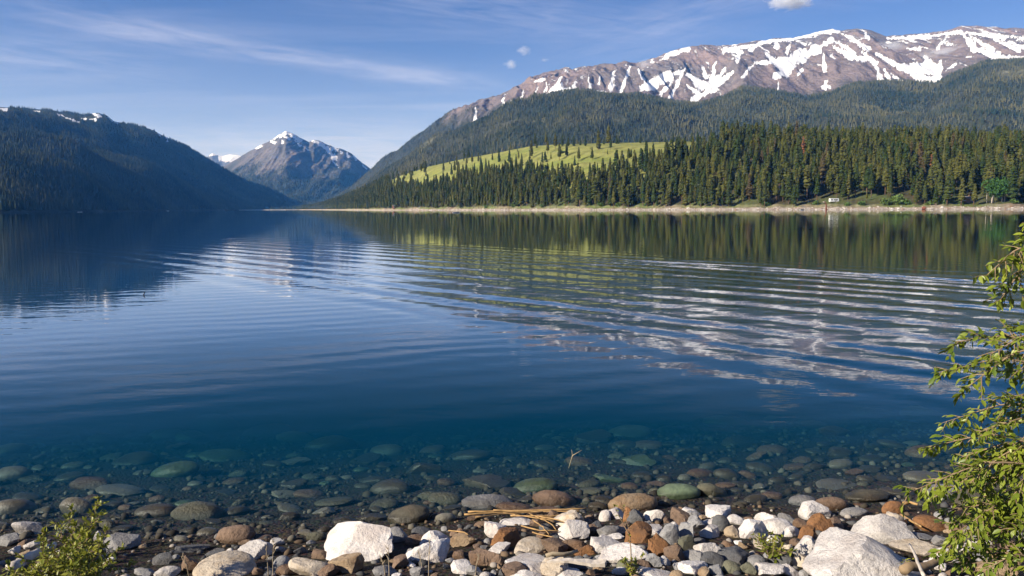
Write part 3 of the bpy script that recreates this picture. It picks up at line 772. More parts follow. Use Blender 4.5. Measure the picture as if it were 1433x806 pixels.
# ------------------------------------------------------------------ rocks
_ico = {}
def ico(sub):
    if sub not in _ico:
        bm = bmesh.new(); bmesh.ops.create_icosphere(bm, subdivisions=sub, radius=1)
        _ico[sub] = (np.array([v_.co[:] for v_ in bm.verts]), np.array([[v_.index for v_ in f.verts] for f in bm.faces])); bm.free()
    return _ico[sub]
def rock_mesh(name, seed, sub, ang, mat):
    """ang 0: river-rounded, 1: broken and faceted"""
    D, Fc = ico(sub); g_ = np.random.default_rng(seed)
    npl = 12 if ang > 0.5 else 9
    N = g_.normal(size=(npl, 3)); N /= np.linalg.norm(N, axis=1)[:, None]
    hgt = g_.uniform(0.42, 0.88, npl) if ang > 0.5 else g_.uniform(0.86, 1.1, npl)
    dots = D @ N.T
    rp = np.where(dots > 0.05, hgt[None]/np.maximum(dots, 0.05), 9)
    k = 10 + 46*ang
    rad_ = -np.log(np.exp(-k*np.minimum(rp, 1.25)).sum(1) + np.exp(-k*1.04))/k
    s0_ = g_.uniform(0, 50)
    nz = fbm(D[:, 0]*1.6+s0_, D[:, 1]*1.6+D[:, 2]*2.1, 4)*0.10 + fbm(D[:, 0]*5+s0_, D[:, 2]*5+D[:, 1]*4, 4)*(0.018+0.028*ang)
    P = D*(rad_*(1+nz))[:, None]
    P /= np.abs(P).max(0)[None]
    P[:, 2] += 0.10*P[:, 0]*g_.normal()
    me = mesh_from(name, P, Fc, mat, smooth=True)
    if ang > 0.5: me.set_sharp_from_angle(angle=rad(24))
    return me
def gz(x, y): return float(shore_z(x, y))
taken = []          # (x, y, radius) in photo pixels
def place_rock(px, py, w, h, col, ang, seed, name, label, group=None, cat='rock', sub=3, me=None, lift=0.18, tilt=0.25, rot=None):
    # walk down the sight line through the rock's centre until it stands that high over the ground
    d = (np.array([(px-CX)/F, -(py-CY)/F, -1.0]) @ R3.T); d = d/d[1]
    deps = np.arange(3.0, 30.0, 0.02)
    PP = CAMP + d[None]*deps[:, None]
    under = PP[:, 2] <= shore_z(PP[:, 0], PP[:, 1]) + lift*h*deps/F
    if not under.any(): return None
    dep = float(deps[np.argmax(under)])
    P = CAMP + d*dep
    sx = 0.59*w*dep/F; vz = 0.60*h*dep/F
    sy = sx*(random.uniform(0.5, 0.7) if name == 'lake_stone' else random.uniform(0.7, 0.95))
    ca = 0.40                                   # view falls ~23 degrees: depth adds to the height seen
    sz = math.sqrt(max(vz*vz-(ca*sy)**2, (0.45*vz)**2))/0.915
    if me is None: me = rock_mesh(name, seed, sub, ang, RM[col])
    o = link(name, me)
    o.location = P; o.scale = (sx, sy, sz)
    o.rotation_euler = (random.uniform(-tilt, tilt)*0.5, random.uniform(-tilt, tilt)*0.5, random.uniform(-0.35, 0.35) if rot is None else rot)
    setp(o, label, cat, group)
    taken.append((px, py, 0.5*max(w, h*1.3)))
    return o

BIG = [  # px, py, w, h, colour, angular, name, label
 (1197,790,176,96,'white',0.55,'boulder','largest pale granite boulder at the bottom beside the leafy shrub'),
 (1226,745,84,58,'white',0.6,'boulder','white peaked boulder right behind the largest granite boulder'),
 (510,766,118,66,'white',0.45,'boulder','big white boulder left of centre at the waterline'),
 (487,793,54,36,'tan',0.8,'boulder','tan angular rock leaning on the big white boulder'),
 (315,796,76,38,'cream',0.3,'boulder','pitted cream boulder at the bottom left of centre'),
 (435,797,62,32,'cream',0.6,'boulder','cream lumpy rock between the pitted boulder and the big white boulder'),
 (357,774,54,28,'white',0.4,'boulder','grey-white domed rock behind the pitted cream boulder'),
 (604,777,64,44,'white',0.8,'boulder','white boulder with its front in blue shade right of the big white boulder'),
 (610,757,44,32,'white',0.8,'boulder','white blocky rock behind the shaded boulder'),
 (707,756,46,36,'orange',0.9,'boulder','orange-brown angular block near the dry reeds'),
 (681,785,42,28,'brown',0.7,'boulder','brown pitted block below the orange-brown block'),
 (735,791,70,34,'white',0.85,'boulder','angular grey-white block at the bottom centre'),
 (741,768,38,22,'cream',0.6,'rock','pale tan rock above the angular grey-white block'),
 (800,728,46,31,'cream',0.5,'rock','cream rock at the end of the dry reeds'),
 (799,749,40,33,'white',0.5,'rock','rough white rock directly below the cream rock'),
 (854,746,52,27,'grey',0.8,'rock','long grey rock right of the rough white rock'),
 (860,752,30,11,'white',0.8,'rock','thin flat white stone lying on the long grey rock'),
 (844,765,38,22,'white',0.5,'rock','white rounded rock below the long grey rock'),
 (871,778,68,30,'white',0.7,'boulder','broad flat white rock at the right end of the driftwood plank'),
 (891,752,34,33,'orange',0.9,'rock','tall orange-brown rock with a weed growing over it'),
 (921,770,32,36,'orange',0.9,'rock','orange-brown rock slanting right of the weed stem'),
 (890,727,22,26,'dark',0.9,'rock','dark grey pointed stone standing at the waterline'),
 (916,725,25,19,'white',0.5,'rock','white round stone right of the dark pointed stone'),
 (952,729,32,26,'brown',0.6,'rock','smooth brown block under a white stone at the waterline'),
 (958,718,28,13,'white',0.5,'rock','white stone resting behind the smooth brown block'),
 (1003,720,36,26,'white',0.8,'rock','pinkish white triangular rock at the waterline'),
 (1009,737,20,26,'dark',0.1,'rock','dark grey oval stone standing against the white triangular rock'),
 (994,747,24,18,'white',0.7,'rock','white chunk left below the dark oval stone'),
 (994,770,32,27,'white',0.6,'rock','white stone with a grey side in the middle of the gravel'),
 (1028,782,42,29,'dark',0.7,'rock','large dark grey stone left of the small green plant'),
 (1054,747,38,27,'white',0.35,'rock','white rounded rock left of a pair of white rocks'),
 (1075,727,30,18,'white',0.35,'rock','white rounded rock at the very edge of the water'),
 (1086,741,36,24,'white',0.3,'rock','smooth white egg-shaped rock in front of the waterline'),
 (1099,730,24,18,'grey',0.5,'rock','grey-white rock behind the smooth egg-shaped rock'),
 (1106,748,21,18,'white',0.5,'rock','pinkish white stone right of the egg-shaped rock'),
 (1026,746,20,22,'cream',0.6,'rock','pinkish upright stone left of the white rounded rock'),
 (1143,719,42,30,'white',0.7,'rock','white block capping a reddish rock in the water'),
 (1147,741,30,29,'orange',0.8,'rock','reddish brown rock beneath the white block'),
 (1130,750,22,21,'orange',0.5,'rock','orange-brown stone left of the largest granite boulder'),
 (1168,736,28,17,'brown',0.8,'rock','brown rock between the reddish rock and the peaked boulder'),
 (1074,797,54,30,'white',0.5,'boulder','white domed boulder at the bottom below the small green plant'),
 (969,797,47,22,'white',0.6,'boulder','white rock at the bottom left of the dark stones'),
 (1286,769,62,33,'cream',0.7,'boulder','cream slab right of the white peaked boulder'),
 (1252,733,30,25,'cream',0.5,'rock','pinkish rock tucked behind the white peaked boulder'),
 (1411,800,64,44,'tan',0.4,'boulder','grainy tan boulder in the bottom right corner under the shrub'),
 (769,797,42,30,'cream',0.8,'boulder','cream crumbly rock at the bottom left of the driftwood plank'),
 (692,745,38,24,'white',0.7,'rock','white rock with a grey side left of the orange-brown block'),
 (650,759,35,23,'tan',0.7,'rock','tan rock between two white rocks near the reeds'),
 (723,731,38,15,'white',0.6,'rock','small grey-white rock lying among the dry reeds'),
 (555,752,27,22,'grey',0.15,'rock','rounded grey stone right of the big white boulder'),
 (583,757,26,15,'brown',0.3,'rock','grey-brown stone left of the white blocky rock'),
 (741,806,50,20,'white',0.5,'rock','white stone cut by the bottom edge near the centre'),
 (40,742,38,22,'white',0.7,'rock','lumpy white rock at the waterline far left'),
 (49,765,24,17,'white',0.6,'rock','small white rock just below the lumpy white one'),
 (167,762,48,32,'grey',0.4,'rock','grey rock in blue shade behind the left bush'),
 (139,757,17,22,'white',0.7,'rock','upright white stone inside the left bush'),
 (264,768,44,15,'dark',0.7,'rock','dark flat rock with a pale end on the left shore'),
 (266,793,24,32,'brown',0.8,'rock','dark brown upright slab on the left shore'),
 (235,803,28,16,'white',0.6,'rock','white stone at the bottom edge on the left'),
 (1124,769,28,28,'white',0.4,'rock','white stone touching the left side of the largest granite boulder'),
 (883,796,30,22,'olive',0.6,'rock','greenish grey stone at the foot of the weed'),
 (915,787,19,20,'grey',0.8,'rock','small square grey stone right of the broad flat white rock'),
 (791,803,46,17,'white',0.5,'rock','white rock cut by the bottom edge below the driftwood plank'),
 (919,803,60,16,'white',0.5,'rock','long white rock cut by the bottom edge below the square grey stone'),
]
for i, (px, py, w, h, c, a, nm_, lab) in enumerate(BIG):
    k_ = 1.14 if w < 46 else 1.0
    place_rock(px, py, w*k_, h*k_, c, min(1, a+0.2), 100+i, nm_, lab, 'dry rocks along the near shore', 'boulder' if nm_ == 'boulder' else 'rock', 4 if w > 40 else 3)
MED = [  # smaller dry rocks: px, py, w, h, colour, angular
 (10,759,26,14,'grey',.6),(33,763,14,10,'brown',.6),(203,803,22,12,'grey',.5),(394,789,20,14,'grey',.4),(401,800,24,18,'brown',.7),(521,747,22,11,'dark',.2),(536,748,18,12,'brown',.2),
 (591,746,22,10,'dark',.3),(696,771,30,12,'white',.6),(664,801,16,14,'grey',.5),(720,802,26,18,'brown',.7),(847,725,14,16,'white',.3),(862,722,20,15,'white',.5),(878,725,14,20,'orange',.8),
 (934,753,22,27,'grey',.8),(917,744,20,15,'white',.6),(963,750,22,28,'grey',.6),(960,765,18,19,'olive',.5),(991,734,18,12,'white',.5),(944,779,22,22,'brown',.7),(971,780,28,16,'grey',.7),
 (996,786,24,19,'dark',.7),(789,794,28,19,'dark',.7),(776,769,30,22,'brown',.7),(804,767,28,18,'brown',.6),(818,773,24,15,'orange',.6),(840,797,14,11,'tan',.5),(1032,731,22,13,'white',.5),
 (1059,788,22,16,'grey',.4),(1003,800,16,16,'grey',.5),(1025,797,20,15,'olive',.3),(1048,798,20,18,'olive',.5),(1090,786,26,22,'dark',.6),(1105,802,22,14,'white',.5),(1118,788,18,18,'cream',.6),
 (1303,736,34,20,'orange',.3),(1287,750,32,10,'grey',.8),(1330,782,30,18,'white',.6),(1355,770,26,16,'white',.5),(940,742,16,14,'white',.6),(975,735,18,16,'grey',.6),(980,760,16,14,'dark',.6),
 (1040,765,14,9,'tan',.6),(1018,763,13,9,'brown',.6),(1008,771,12,10,'tan',.6),(1066,765,18,14,'cream',.5),(1080,757,14,11,'white',.5),(1115,762,16,14,'brown',.6),(870,800,20,14,'white',.6),
 (640,780,18,14,'brown',.7),(648,797,24,16,'white',.6),(560,790,22,18,'brown',.6),(540,800,26,14,'grey',.6),(455,803,26,14,'brown',.6),(380,802,22,12,'dark',.6),(345,760,18,9,'brown',.6),
 (420,772,16,10,'dark',.6),(445,778,20,14,'brown',.6),(300,775,20,12,'dark',.6),(285,803,20,12,'dark',.6),(226,786,22,14,'dark',.7),(80,790,24,16,'brown',.6),(20,792,30,16,'dark',.6),(120,780,24,14,'grey',.6),
 (820,792,24,16,'dark',.6),(900,792,16,12,'brown',.6),(950,795,14,12,'grey',.6),(986,803,18,12,'tan',.6),(930,788,14,12,'white',.6),(758,752,16,12,'brown',.5),(764,740,14,10,'dark',.4),
 (828,745,16,12,'brown',.5),(836,735,14,10,'dark',.5),(873,740,16,12,'brown',.6),(905,737,14,12,'grey',.5),(935,732,14,12,'brown',.5),(972,721,18,9,'grey',.4),(1045,729,14,9,'brown',.5),
 (1120,735,16,12,'brown',.5),(1270,790,26,14,'grey',.6),(1316,758,22,14,'grey',.5),(1340,740,24,14,'brown',.4),(1370,750,26,16,'grey',.5),(1390,775,30,18,'tan',.5),(1360,795,30,18,'brown',.5),
]
COLW = {'white': 'white granite', 'grey': 'grey', 'brown': 'brown', 'dark': 'dark grey', 'tan': 'tan', 'orange': 'rust-brown', 'olive': 'greenish grey', 'cream': 'cream'}
MARK = {0: 'largest granite boulder', 1: 'white peaked boulder', 2: 'big white boulder', 4: 'pitted cream boulder', 7: 'blue-shaded white boulder', 9: 'orange-brown angular block', 11: 'angular grey-white block', 14: 'rough white rock',
 15: 'long grey rock', 18: 'broad flat white rock', 19: 'tall orange-brown rock', 21: 'dark pointed stone', 25: 'white triangular rock', 28: 'white stone amid the gravel', 29: 'large dark grey stone', 32: 'egg-shaped white rock', 36: 'white block on the reddish rock',
 40: 'white domed boulder', 42: 'cream slab', 44: 'grainy tan corner boulder', 52: 'lumpy white rock', 54: 'grey rock behind the left bush', 56: 'dark flat rock', 57: 'dark brown upright slab', 41: 'white rock near the bottom dark stones', 45: 'cream crumbly rock'}
def near_mark(px, py, marks):
    k = min(marks, key=lambda q: (px-q[0])**2+((py-q[1])*1.6)**2)
    dx, dy = px-k[0], (py-k[1])*1.6
    rel = ('right of' if dx > 0 else 'left of') if abs(dx) > abs(dy) else ('just below' if dy > 0 else 'just behind')
    return rel + ' the ' + k[2]
MARKS = [(BIG[k][0], BIG[k][1], n_) for k, n_ in MARK.items()]
variant = {}
def var_mesh(col, ang, under=False):
    k = (col, ang > 0.42, random.randrange(6))
    if k not in variant: variant[k] = rock_mesh('stone', 900+len(variant), 3, 0.9 if ang > 0.42 else 0.3, RM[col])
    return variant[k]
def med(px, py, w, h, c, a):
    place_rock(px, py, w, h, c, a, 0, 'stone', f"{'small' if w > 15 else 'tiny'} {'angular' if a > 0.5 else 'rounded'} {COLW[c]} stone {near_mark(px, py, MARKS)}" if -20 < px < 1450 else f'{COLW[c]} shore stone beyond the frame edge', f'small {COLW[c]} stones on the near shore', 'stone', me=var_mesh(c, a), tilt=0.6, rot=random.uniform(0, 6.28) if abs(w-h) < 8 else None)
for r_ in MED: med(r_[0], r_[1], r_[2]*1.3, r_[3]*1.3, *r_[4:])
# fill the remaining gaps with small individual stones
cands = [(random.uniform(-15, 1450), random.uniform(722, 812)) for _ in range(1500)]
nfill = 0
for px, py in cands:
    wlpy = float(np.interp(px, WL[:, 0], WL[:, 1]))
    if py < wlpy-2 or nfill > 130: continue
    dens = np.interp(px, [0, 180, 300, 420, 560, 700], [0.15, 0.08, 0.2, 0.45, 0.8, 1.0])
    if random.random() > dens: continue
    w = random.choice([11, 12, 13, 14, 16, 18, 20]); h = w*random.uniform(0.6, 0.9)
    if any((px-a)**2+((py-b)*1.25)**2 < (0.66*(r0+w*0.5))**2 for a, b, r0 in taken): continue
    med(px, py, w, h, random.choices(['white', 'grey', 'brown', 'dark', 'tan', 'orange', 'cream'], [24, 24, 18, 16, 8, 4, 6])[0], random.choice([0.3, 0.7, 0.8, 0.9]))
    nfill += 1
# the same shore goes on outside the frame
for k in range(40):
    px = random.choice([random.uniform(-190, -20), random.uniform(1455, 1600)]); py = random.uniform(745, 820)
    w = random.uniform(18, 60); med(px, py, w, w*0.7, random.choice(['white', 'grey', 'brown', 'tan']), 0.7)

# stones in the water
taken_dry = list(taken)
UND = [
 (17,666,48,24,'underlight',.3,'pale grey rock just breaking the surface at the far left',1),(776,700,56,25,'brown',.1,'brown rounded rock standing half out of the water above the reeds',1),
 (683,704,66,23,'grey',.1,'long grey-brown rock half out of the water left of the reeds',1),(885,706,62,27,'tan',.1,'broad flat brown rock at the waterline behind the dark pointed stone',1),
 (996,688,40,20,'olive',.05,'round olive-brown stone partly above water left of the white triangular rock',1),(750,683,58,25,'algae',.3,'large green slab under water behind the half-sunk brown rock',0),
 (1162,707,44,20,'brown',.3,'brown rock at the waterline behind the white block',1),(1195,718,36,14,'grey',.1,'flat grey stone at the waterline left of the peaked boulder',1),(1214,694,56,20,'under',.1,'long grey-brown sunken slab behind the white peaked boulder',0),
 (1123,702,34,17,'grey',.1,'round grey stone under shallow water near the white block',0),(950,689,54,22,'algae',.1,'large green sunken stone left of the olive-brown stone',0),(572,723,52,27,'under',.5,'grey-brown broken rock in the shallows right of the big white boulder',0),
 (622,699,46,20,'olive',.1,'olive domed stone under water left of the long grey-brown rock',0),(538,706,36,14,'olive',.1,'flat olive stone under water above the big white boulder',0),(468,702,50,16,'olive',.1,'long olive sunken stone left of the flat olive stone',0),
 (330,750,48,28,'brown',.2,'brown slanting stone in the shallows behind the pitted cream boulder',0),(167,686,62,18,'underlight',.2,'long pale sunken stone above the left bush',0),(107,710,42,24,'underlight',.2,'pale slanting sunken stone behind the top of the left bush',0),
 (1250,713,30,20,'orange',.4,'reddish brown wet rock near the yellow reed in the water',1),(1322,688,54,19,'grey',.2,'grey rock at the water surface behind the shrub tip',1),(1292,668,52,18,'underlight',.2,'pale sunken slab left of the shrub branches',0),
]
UMED = [(105,653,32,13),(63,715,30,12),(59,725,24,9),(261,705,28,11),(273,678,22,9),(170,740,30,11),(163,724,22,9),(150,736,24,17),(253,755,22,10),(20,713,52,26),(175,711,20,10),(370,756,24,12),(443,752,27,15),(455,743,20,12),(485,729,42,16),
 (432,692,42,15),(399,693,38,13),(315,689,28,10),(506,658,22,9),(382,651,30,12),(328,675,32,14),(407,725,32,15),(338,705,24,14),(466,671,20,10),(624,727,28,16),(610,724,15,10),(737,701,24,13),(627,676,30,13),(662,727,24,11),(675,735,22,12),
 (825,679,32,14),(825,688,34,12),(845,700,26,11),(837,710,26,14),(900,666,30,11),(931,672,22,12),(959,670,20,12),(991,654,28,12),(931,655,18,9),(858,671,52,14),(931,705,22,11),(915,689,16,11),(1080,695,28,13),(1066,657,40,16),(1046,667,24,15),
 (1017,666,34,18),(1037,680,26,11),(1063,682,24,11),(1088,674,24,13),(1212,671,24,11),(1220,657,36,12),(1172,680,52,10),(1122,645,26,10),(1244,671,38,11),(1255,688,42,12),(75,600,44,12),(50,625,50,9),(95,628,40,12),(940,622,30,10),(1225,625,30,10),(1275,622,26,9),(1350,603,40,12),(1360,640,40,12)]
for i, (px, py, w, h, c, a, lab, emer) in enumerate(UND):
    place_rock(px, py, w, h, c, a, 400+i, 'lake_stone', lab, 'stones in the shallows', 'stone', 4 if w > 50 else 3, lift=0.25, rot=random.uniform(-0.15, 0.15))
UC = {'under': 'grey-brown', 'underlight': 'pale', 'olive': 'olive', 'algae': 'greenish', 'brown': 'brown', 'grey': 'grey'}
UMARKS = [(17,666,'pale rock at the far left edge'),(776,700,'half-sunk brown rock'),(683,704,'long half-sunk grey rock'),(885,706,'broad flat brown rock'),(996,688,'round olive-brown stone'),(750,660,'large green slab'),(1162,707,'brown rock by the white block'),(1214,680,'long sunken slab by the peaked boulder'),
 (950,680,'large green sunken stone'),(572,723,'broken rock in the shallows'),(622,699,'olive domed stone'),(510,735,'big white boulder'),(468,702,'long olive sunken stone'),(330,750,'brown slanting stone'),(167,686,'long pale sunken stone'),(107,712,'top of the left bush'),(1292,660,'shrub branches'),(803,636,'forked twig'),(315,780,'pitted cream boulder')]
def und(px, py, w, h):
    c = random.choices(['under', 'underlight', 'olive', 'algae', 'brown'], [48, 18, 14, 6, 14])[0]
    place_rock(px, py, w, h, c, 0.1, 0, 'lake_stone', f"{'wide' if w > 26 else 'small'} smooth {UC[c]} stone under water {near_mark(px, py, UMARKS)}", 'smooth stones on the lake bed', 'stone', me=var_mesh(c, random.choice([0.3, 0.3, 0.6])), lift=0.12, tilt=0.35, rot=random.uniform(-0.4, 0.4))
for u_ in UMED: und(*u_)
nfill = 0
for k in range(2600):
    px = random.uniform(-20, 1450); py = 575 + (random.random()**0.75)*180
    wlpy = float(np.interp(px, WL[:, 0], WL[:, 1]))
    if py > wlpy+2 or nfill >= 215: continue
    w = random.choice([16, 20, 24, 28, 34, 40, 48, 56, 64]); h = w*random.uniform(0.32, 0.48)
    if any((px-a)**2+((py-b)*2.2)**2 < (0.7*(r0+w*0.5))**2 for a, b, r0 in taken): continue
    und(px, py, w, h); nfill += 1

# gravel: countless pebbles, above and below water
def pebbles(name, N, region, smin, smax, cols, label, bias):
    D, Fc = ico(1)
    P = []; g_ = np.random.default_rng(77 + N)
    x0, x1, y0, y1 = region
    x = g_.uniform(x0, x1, N); y = g_.uniform(y0, y1, N)
    yw = np.interp(x, wlp[:, 0], wlp[:, 1])
    k = bias(yw - y); x, y = x[k], y[k]; N = len(x)
    z = shore_z(x, y)
    s = smin + (smax-smin)*g_.random(N)**2.5
    S = np.stack([s*g_.uniform(0.8, 1.4, N), s*g_.uniform(0.8, 1.3, N), s*g_.uniform(0.45, 0.9, N)], -1)
    a = g_.random(N)*6.28
    jit = 1+0.28*g_.normal(size=(N, len(D)))*0.6
    L = D[None]*jit[..., None]*S[:, None]
    V = np.stack([L[..., 0]*np.cos(a)[:, None]-L[..., 1]*np.sin(a)[:, None]+x[:, None], L[..., 0]*np.sin(a)[:, None]+L[..., 1]*np.cos(a)[:, None]+y[:, None], L[..., 2]+(z+0.3*S[:, 2])[:, None]], -1)
    Fs = (Fc[None]+(np.arange(N)*len(D))[:, None, None]).reshape(-1, 3)
    me = mesh_from(name, V.reshape(-1, 3), Fs, None)
    t = NT(name); c = t.attr('tint').outputs['Color']
    me.materials.append(t.done(t.principled(c, 0.85, None, 0.2)))
    cc = np.array(cols)[g_.integers(0, len(cols), N)]*g_.uniform(0.7, 1.2, (N, 1))
    vattr(me, 'tint', np.repeat(cc[:, None], len(D), 1).reshape(-1, 3), 'FLOAT_COLOR')
    o = link(name, me); setp(o, label, 'gravel', None, 'stuff')
pebbles('gravel', 3800, (-6, 6.5, 3.2, 8.2), 0.010, 0.038, [(0.26, 0.23, 0.2), (0.12, 0.115, 0.11), (0.10, 0.07, 0.045), (0.16, 0.11, 0.07), (0.06, 0.06, 0.06)], 'loose gravel between the shore rocks', lambda s: s > -0.25)
pebbles('lake_bed_pebbles', 9000, (-9, 9, 5.5, 14), 0.012, 0.05, [(0.045, 0.038, 0.028), (0.06, 0.052, 0.038), (0.025, 0.022, 0.018), (0.10, 0.09, 0.07)], 'small pebbles covering the lake bed', lambda s: s < -0.02)

# ------------------------------------------------------------------ conifers on the far shore
def crown_mesh(name, seed, mat, ntuft=80, base=0.12, wid=0.17, round_=0.6):
    g_ = np.random.default_rng(seed); Vs = []; Fs = []; b = 0
    lean = g_.normal(size=2)*0.012
    for i in range(ntuft):
        u = (i+g_.random())/ntuft
        h = base+(1-base)*u**0.95
        prof = wid*((1-u)**round_)*(0.55+0.45*min(1, u*5+0.35))
        prof = max(prof, 0.012)
        a = i*2.4+g_.normal()*0.5
        L = prof*g_.uniform(0.65, 1.22); W = (0.040+0.055*(1-u))*g_.uniform(0.75, 1.35); T = W*g_.uniform(0.45, 0.85)
        dr = g_.uniform(-0.35, 0.2)*L
        c, s = math.cos(a), math.sin(a)
        ax = np.array([c, s, 0]); tx = np.array([-s, c, 0])
        O = np.array([lean[0]*h, lean[1]*h, h])
        pts = [O+ax*L*0.05, O+ax*L+np.array([0, 0, dr]), O+ax*L*0.62+tx*W+np.array([0, 0, dr*0.4]), O+ax*L*0.58-tx*W+np.array([0, 0, dr*0.4]), O+ax*L*0.5+np.array([0, 0, T]), O+ax*L*0.55+np.array([0, 0, -T*0.6])]
        pts = [p_+g_.normal(size=3)*0.008 for p_ in pts]
        Vs += pts
        for t3 in ((0,2,4),(2,1,4),(1,3,4),(3,0,4),(2,0,5),(1,2,5),(3,1,5),(0,3,5)): Fs.append([q+b for q in t3])
        b += 6
    tip = [np.array([lean[0]+0.02*math.cos(q), lean[1]+0.02*math.sin(q), 0.93]) for q in (0, 2.1, 4.2)]+[np.array([lean[0], lean[1], 1.02])]
    Vs += tip
    for t3 in ((0,1,3),(1,2,3),(2,0,3)): Fs.append([q+b for q in t3])
    return mesh_from(name, np.array(Vs), np.array(Fs), mat, smooth=False)
gt = Geo(); gt.tube([(0, 0, -0.04), (0, 0, 0.4), (0, 0, 0.92)], [0.016, 0.012, 0.003], 6)
ME_TRUNK = gt.mesh('trunk', M_BARK, True)
CR = [crown_mesh('crown', 20+i, M_PINE, random.choice([60, 84, 100]), random.uniform(0.08, 0.36), random.uniform(0.13, 0.22), random.uniform(0.32, 0.85)) for i in range(12)]
CRM = [crown_mesh('crown', 40+i, M_PINE_MEADOW, 70, 0.06, random.uniform(0.15, 0.2), random.uniform(0.65, 0.95)) for i in range(5)]
CRB = [crown_mesh('crown', 60+i, M_BROWN_PINE, 76, 0.14, 0.16, 0.6) for i in range(2)]
CRD_ = crown_mesh('crown', 70, M_DEAD, 40, 0.25, 0.15, 0.8)
def pine(P, H, crown, name, label, group, cat='pine tree'):
    e_ = empty(name, P); e_.rotation_euler = (0, 0, random.uniform(0, 6.28)); e_.scale = (H*random.uniform(0.9, 1.15),)*2+(H,)
    link('trunk', ME_TRUNK, e_); link('crown', crown, e_)
    setp(e_, label, cat, group); return e_
def on_moraine(px, py):
    d = Vector((np.array([(px-CX)/F, -(py-CY)/F, -1.0]) @ R3.T)).normalized()
    hit = bvh_mor.ray_cast(Vector(CAMP), d)
    return hit[0]
# dense stand
G, v = mor
r3 = int(np.searchsorted(v, 2.93)); r4 = int(np.searchsorted(v, 4.5))
c_hi = int(np.searchsorted(pxm, 1620))
P, r, c = sample_grid(G, r3, r4, 52000, 0, c_hi)
tx, ty = proj(P)
TL = [(400,100),(536,100),(546,264),(580,268),(620,259),(660,252),(700,245),(740,244),(780,247),(800,255),(830,249),(860,242),(900,230),(940,224),(960,218),(985,213),(1005,206),(1030,190),(2000,180)]
lim = I(tx, TL) + 13*fbm(tx/13, ty/13, 3)
crest_r = v[r] > 4.0
keep = ((ty > lim) | (rng.random(len(P)) < 0.012)) & ((tx > 1010) | ~crest_r | (tx < 535))
thin = np.clip(1.25+1.5*fbm(P[:, 0]/38, P[:, 1]/38, 3), 0.12, 1)
keep &= rng.random(len(P)) < thin
P = P[keep]; tx = tx[keep]; ty = ty[keep]
# shoreside gaps where bushes and camps stand
gap = ((np.abs(tx-1250) < 26) & (ty > 277)) | ((np.abs(tx-1160) < 16) & (ty > 277)) | ((np.abs(tx-1390) < 22) & (ty > 276))
P = P[~gap]; tx = tx[~gap]; ty = ty[~gap]
# blue-noise thinning
cell = {}; sel = []
for i in rng.permutation(len(P)):
    x_, y_ = P[i, 0], P[i, 1]; k = (int(x_//5), int(y_//5)); ok = True
    for a in (-1, 0, 1):
        for b in (-1, 0, 1):
            for j in cell.get((k[0]+a, k[1]+b), ()):
                if (P[j, 0]-x_)**2+(P[j, 1]-y_)**2 < 17: ok = False
    if ok: cell.setdefault(k, []).append(i); sel.append(i)
P = P[sel]; tx = tx[sel]; ty = ty[sel]
H = np.clip(rng.normal(21.5, 5.8, len(P)), 7, 33)*np.interp(tx, [400, 560, 800, 1100], [0.8, 0.76, 0.9, 0.97])
size = H/P[:, 1]*np.where((tx > 0) & (tx < 1425), 1, 0.0)
order = np.argsort(-size)
ind = order[:292]; rest = order[292:]
PM = [(700, 'at the left end of the beach'), (1060, 'along the middle of the beach'), (1135, 'left of the white camper'), (1200, 'above the white camper'), (1275, 'by the green beach bushes'), (1340, 'above the rust-red boulder'), (9999, 'around the bright broadleaf tree')]
def pine_label(px, P_, h_):
    where = next(n_ for lim_, n_ in PM if px < lim_)
    row = P_[1]-float(I(px, SHD)); rn = 'front-row' if row < 45 else ('second-row' if row < 75 else 'rear')
    return f"{'tall' if h_ > 23 else 'short'} olive-green {rn} pine of the lakeside stand {where}"
protos = {}
for i in ind:
    k = random.randrange(len(CR))
    if random.random() < 0.05:
        o = pine(P[i], H[i], CRB[random.randrange(2)], 'pine_tree', 'brownish pine among the green ones in the lakeside stand', 'browning pines in the lakeside stand')
    else:
        o = pine(P[i], H[i], CR[k], 'pine_tree', pine_label(tx[i], P[i], H[i]), 'pines in the dense lakeside stand')
        protos.setdefault(k, o)
# everything behind and beyond: one wood, instanced from the same pines
me = bpy.data.meshes.new('pine_forest'); me.from_pydata([tuple(p_) for p_ in P[rest]], [], [])
vattr(me, 'tree_h', H[rest]); 
fo = link('pine_forest', me); setp(fo, 'dense olive-green pine forest behind the front rows of the far shore', 'forest', None, 'stuff')
ng = bpy.data.node_groups.new('pine_forest', 'GeometryNodeTree')
ng.interface.new_socket('Geometry', in_out='INPUT', socket_type='NodeSocketGeometry'); ng.interface.new_socket('Geometry', in_out='OUTPUT', socket_type='NodeSocketGeometry')
gi = ng.nodes.new('NodeGroupInput'); go = ng.nodes.new('NodeGroupOutput')
jn = ng.nodes.new('GeometryNodeJoinGeometry')
for k, o in protos.items():
    oi = ng.nodes.new('GeometryNodeObjectInfo'); oi.transform_space = 'ORIGINAL'; oi.inputs['As Instance'].default_value = True
    oi.inputs['Object'].default_value = [ch for ch in o.children if ch.name.startswith('crown')][0]
    ng.links.new(oi.outputs['Geometry'], jn.inputs[0])
na = ng.nodes.new('GeometryNodeInputNamedAttribute'); na.data_type = 'FLOAT'; na.inputs['Name'].default_value = 'tree_h'
rv = ng.nodes.new('FunctionNodeRandomValue'); rv.data_type = 'FLOAT_VECTOR'; rv.inputs['Max'].default_value = (0, 0, 6.283); rv.inputs['Min'].default_value = (0, 0, 0)
ri = ng.nodes.new('FunctionNodeRandomValue'); ri.data_type = 'INT'; ri.inputs[4].default_value = 0; ri.inputs[5].default_value = max(0, len(protos)-1)
ip = ng.nodes.new('GeometryNodeInstanceOnPoints'); ip.inputs['Pick Instance'].default_value = True
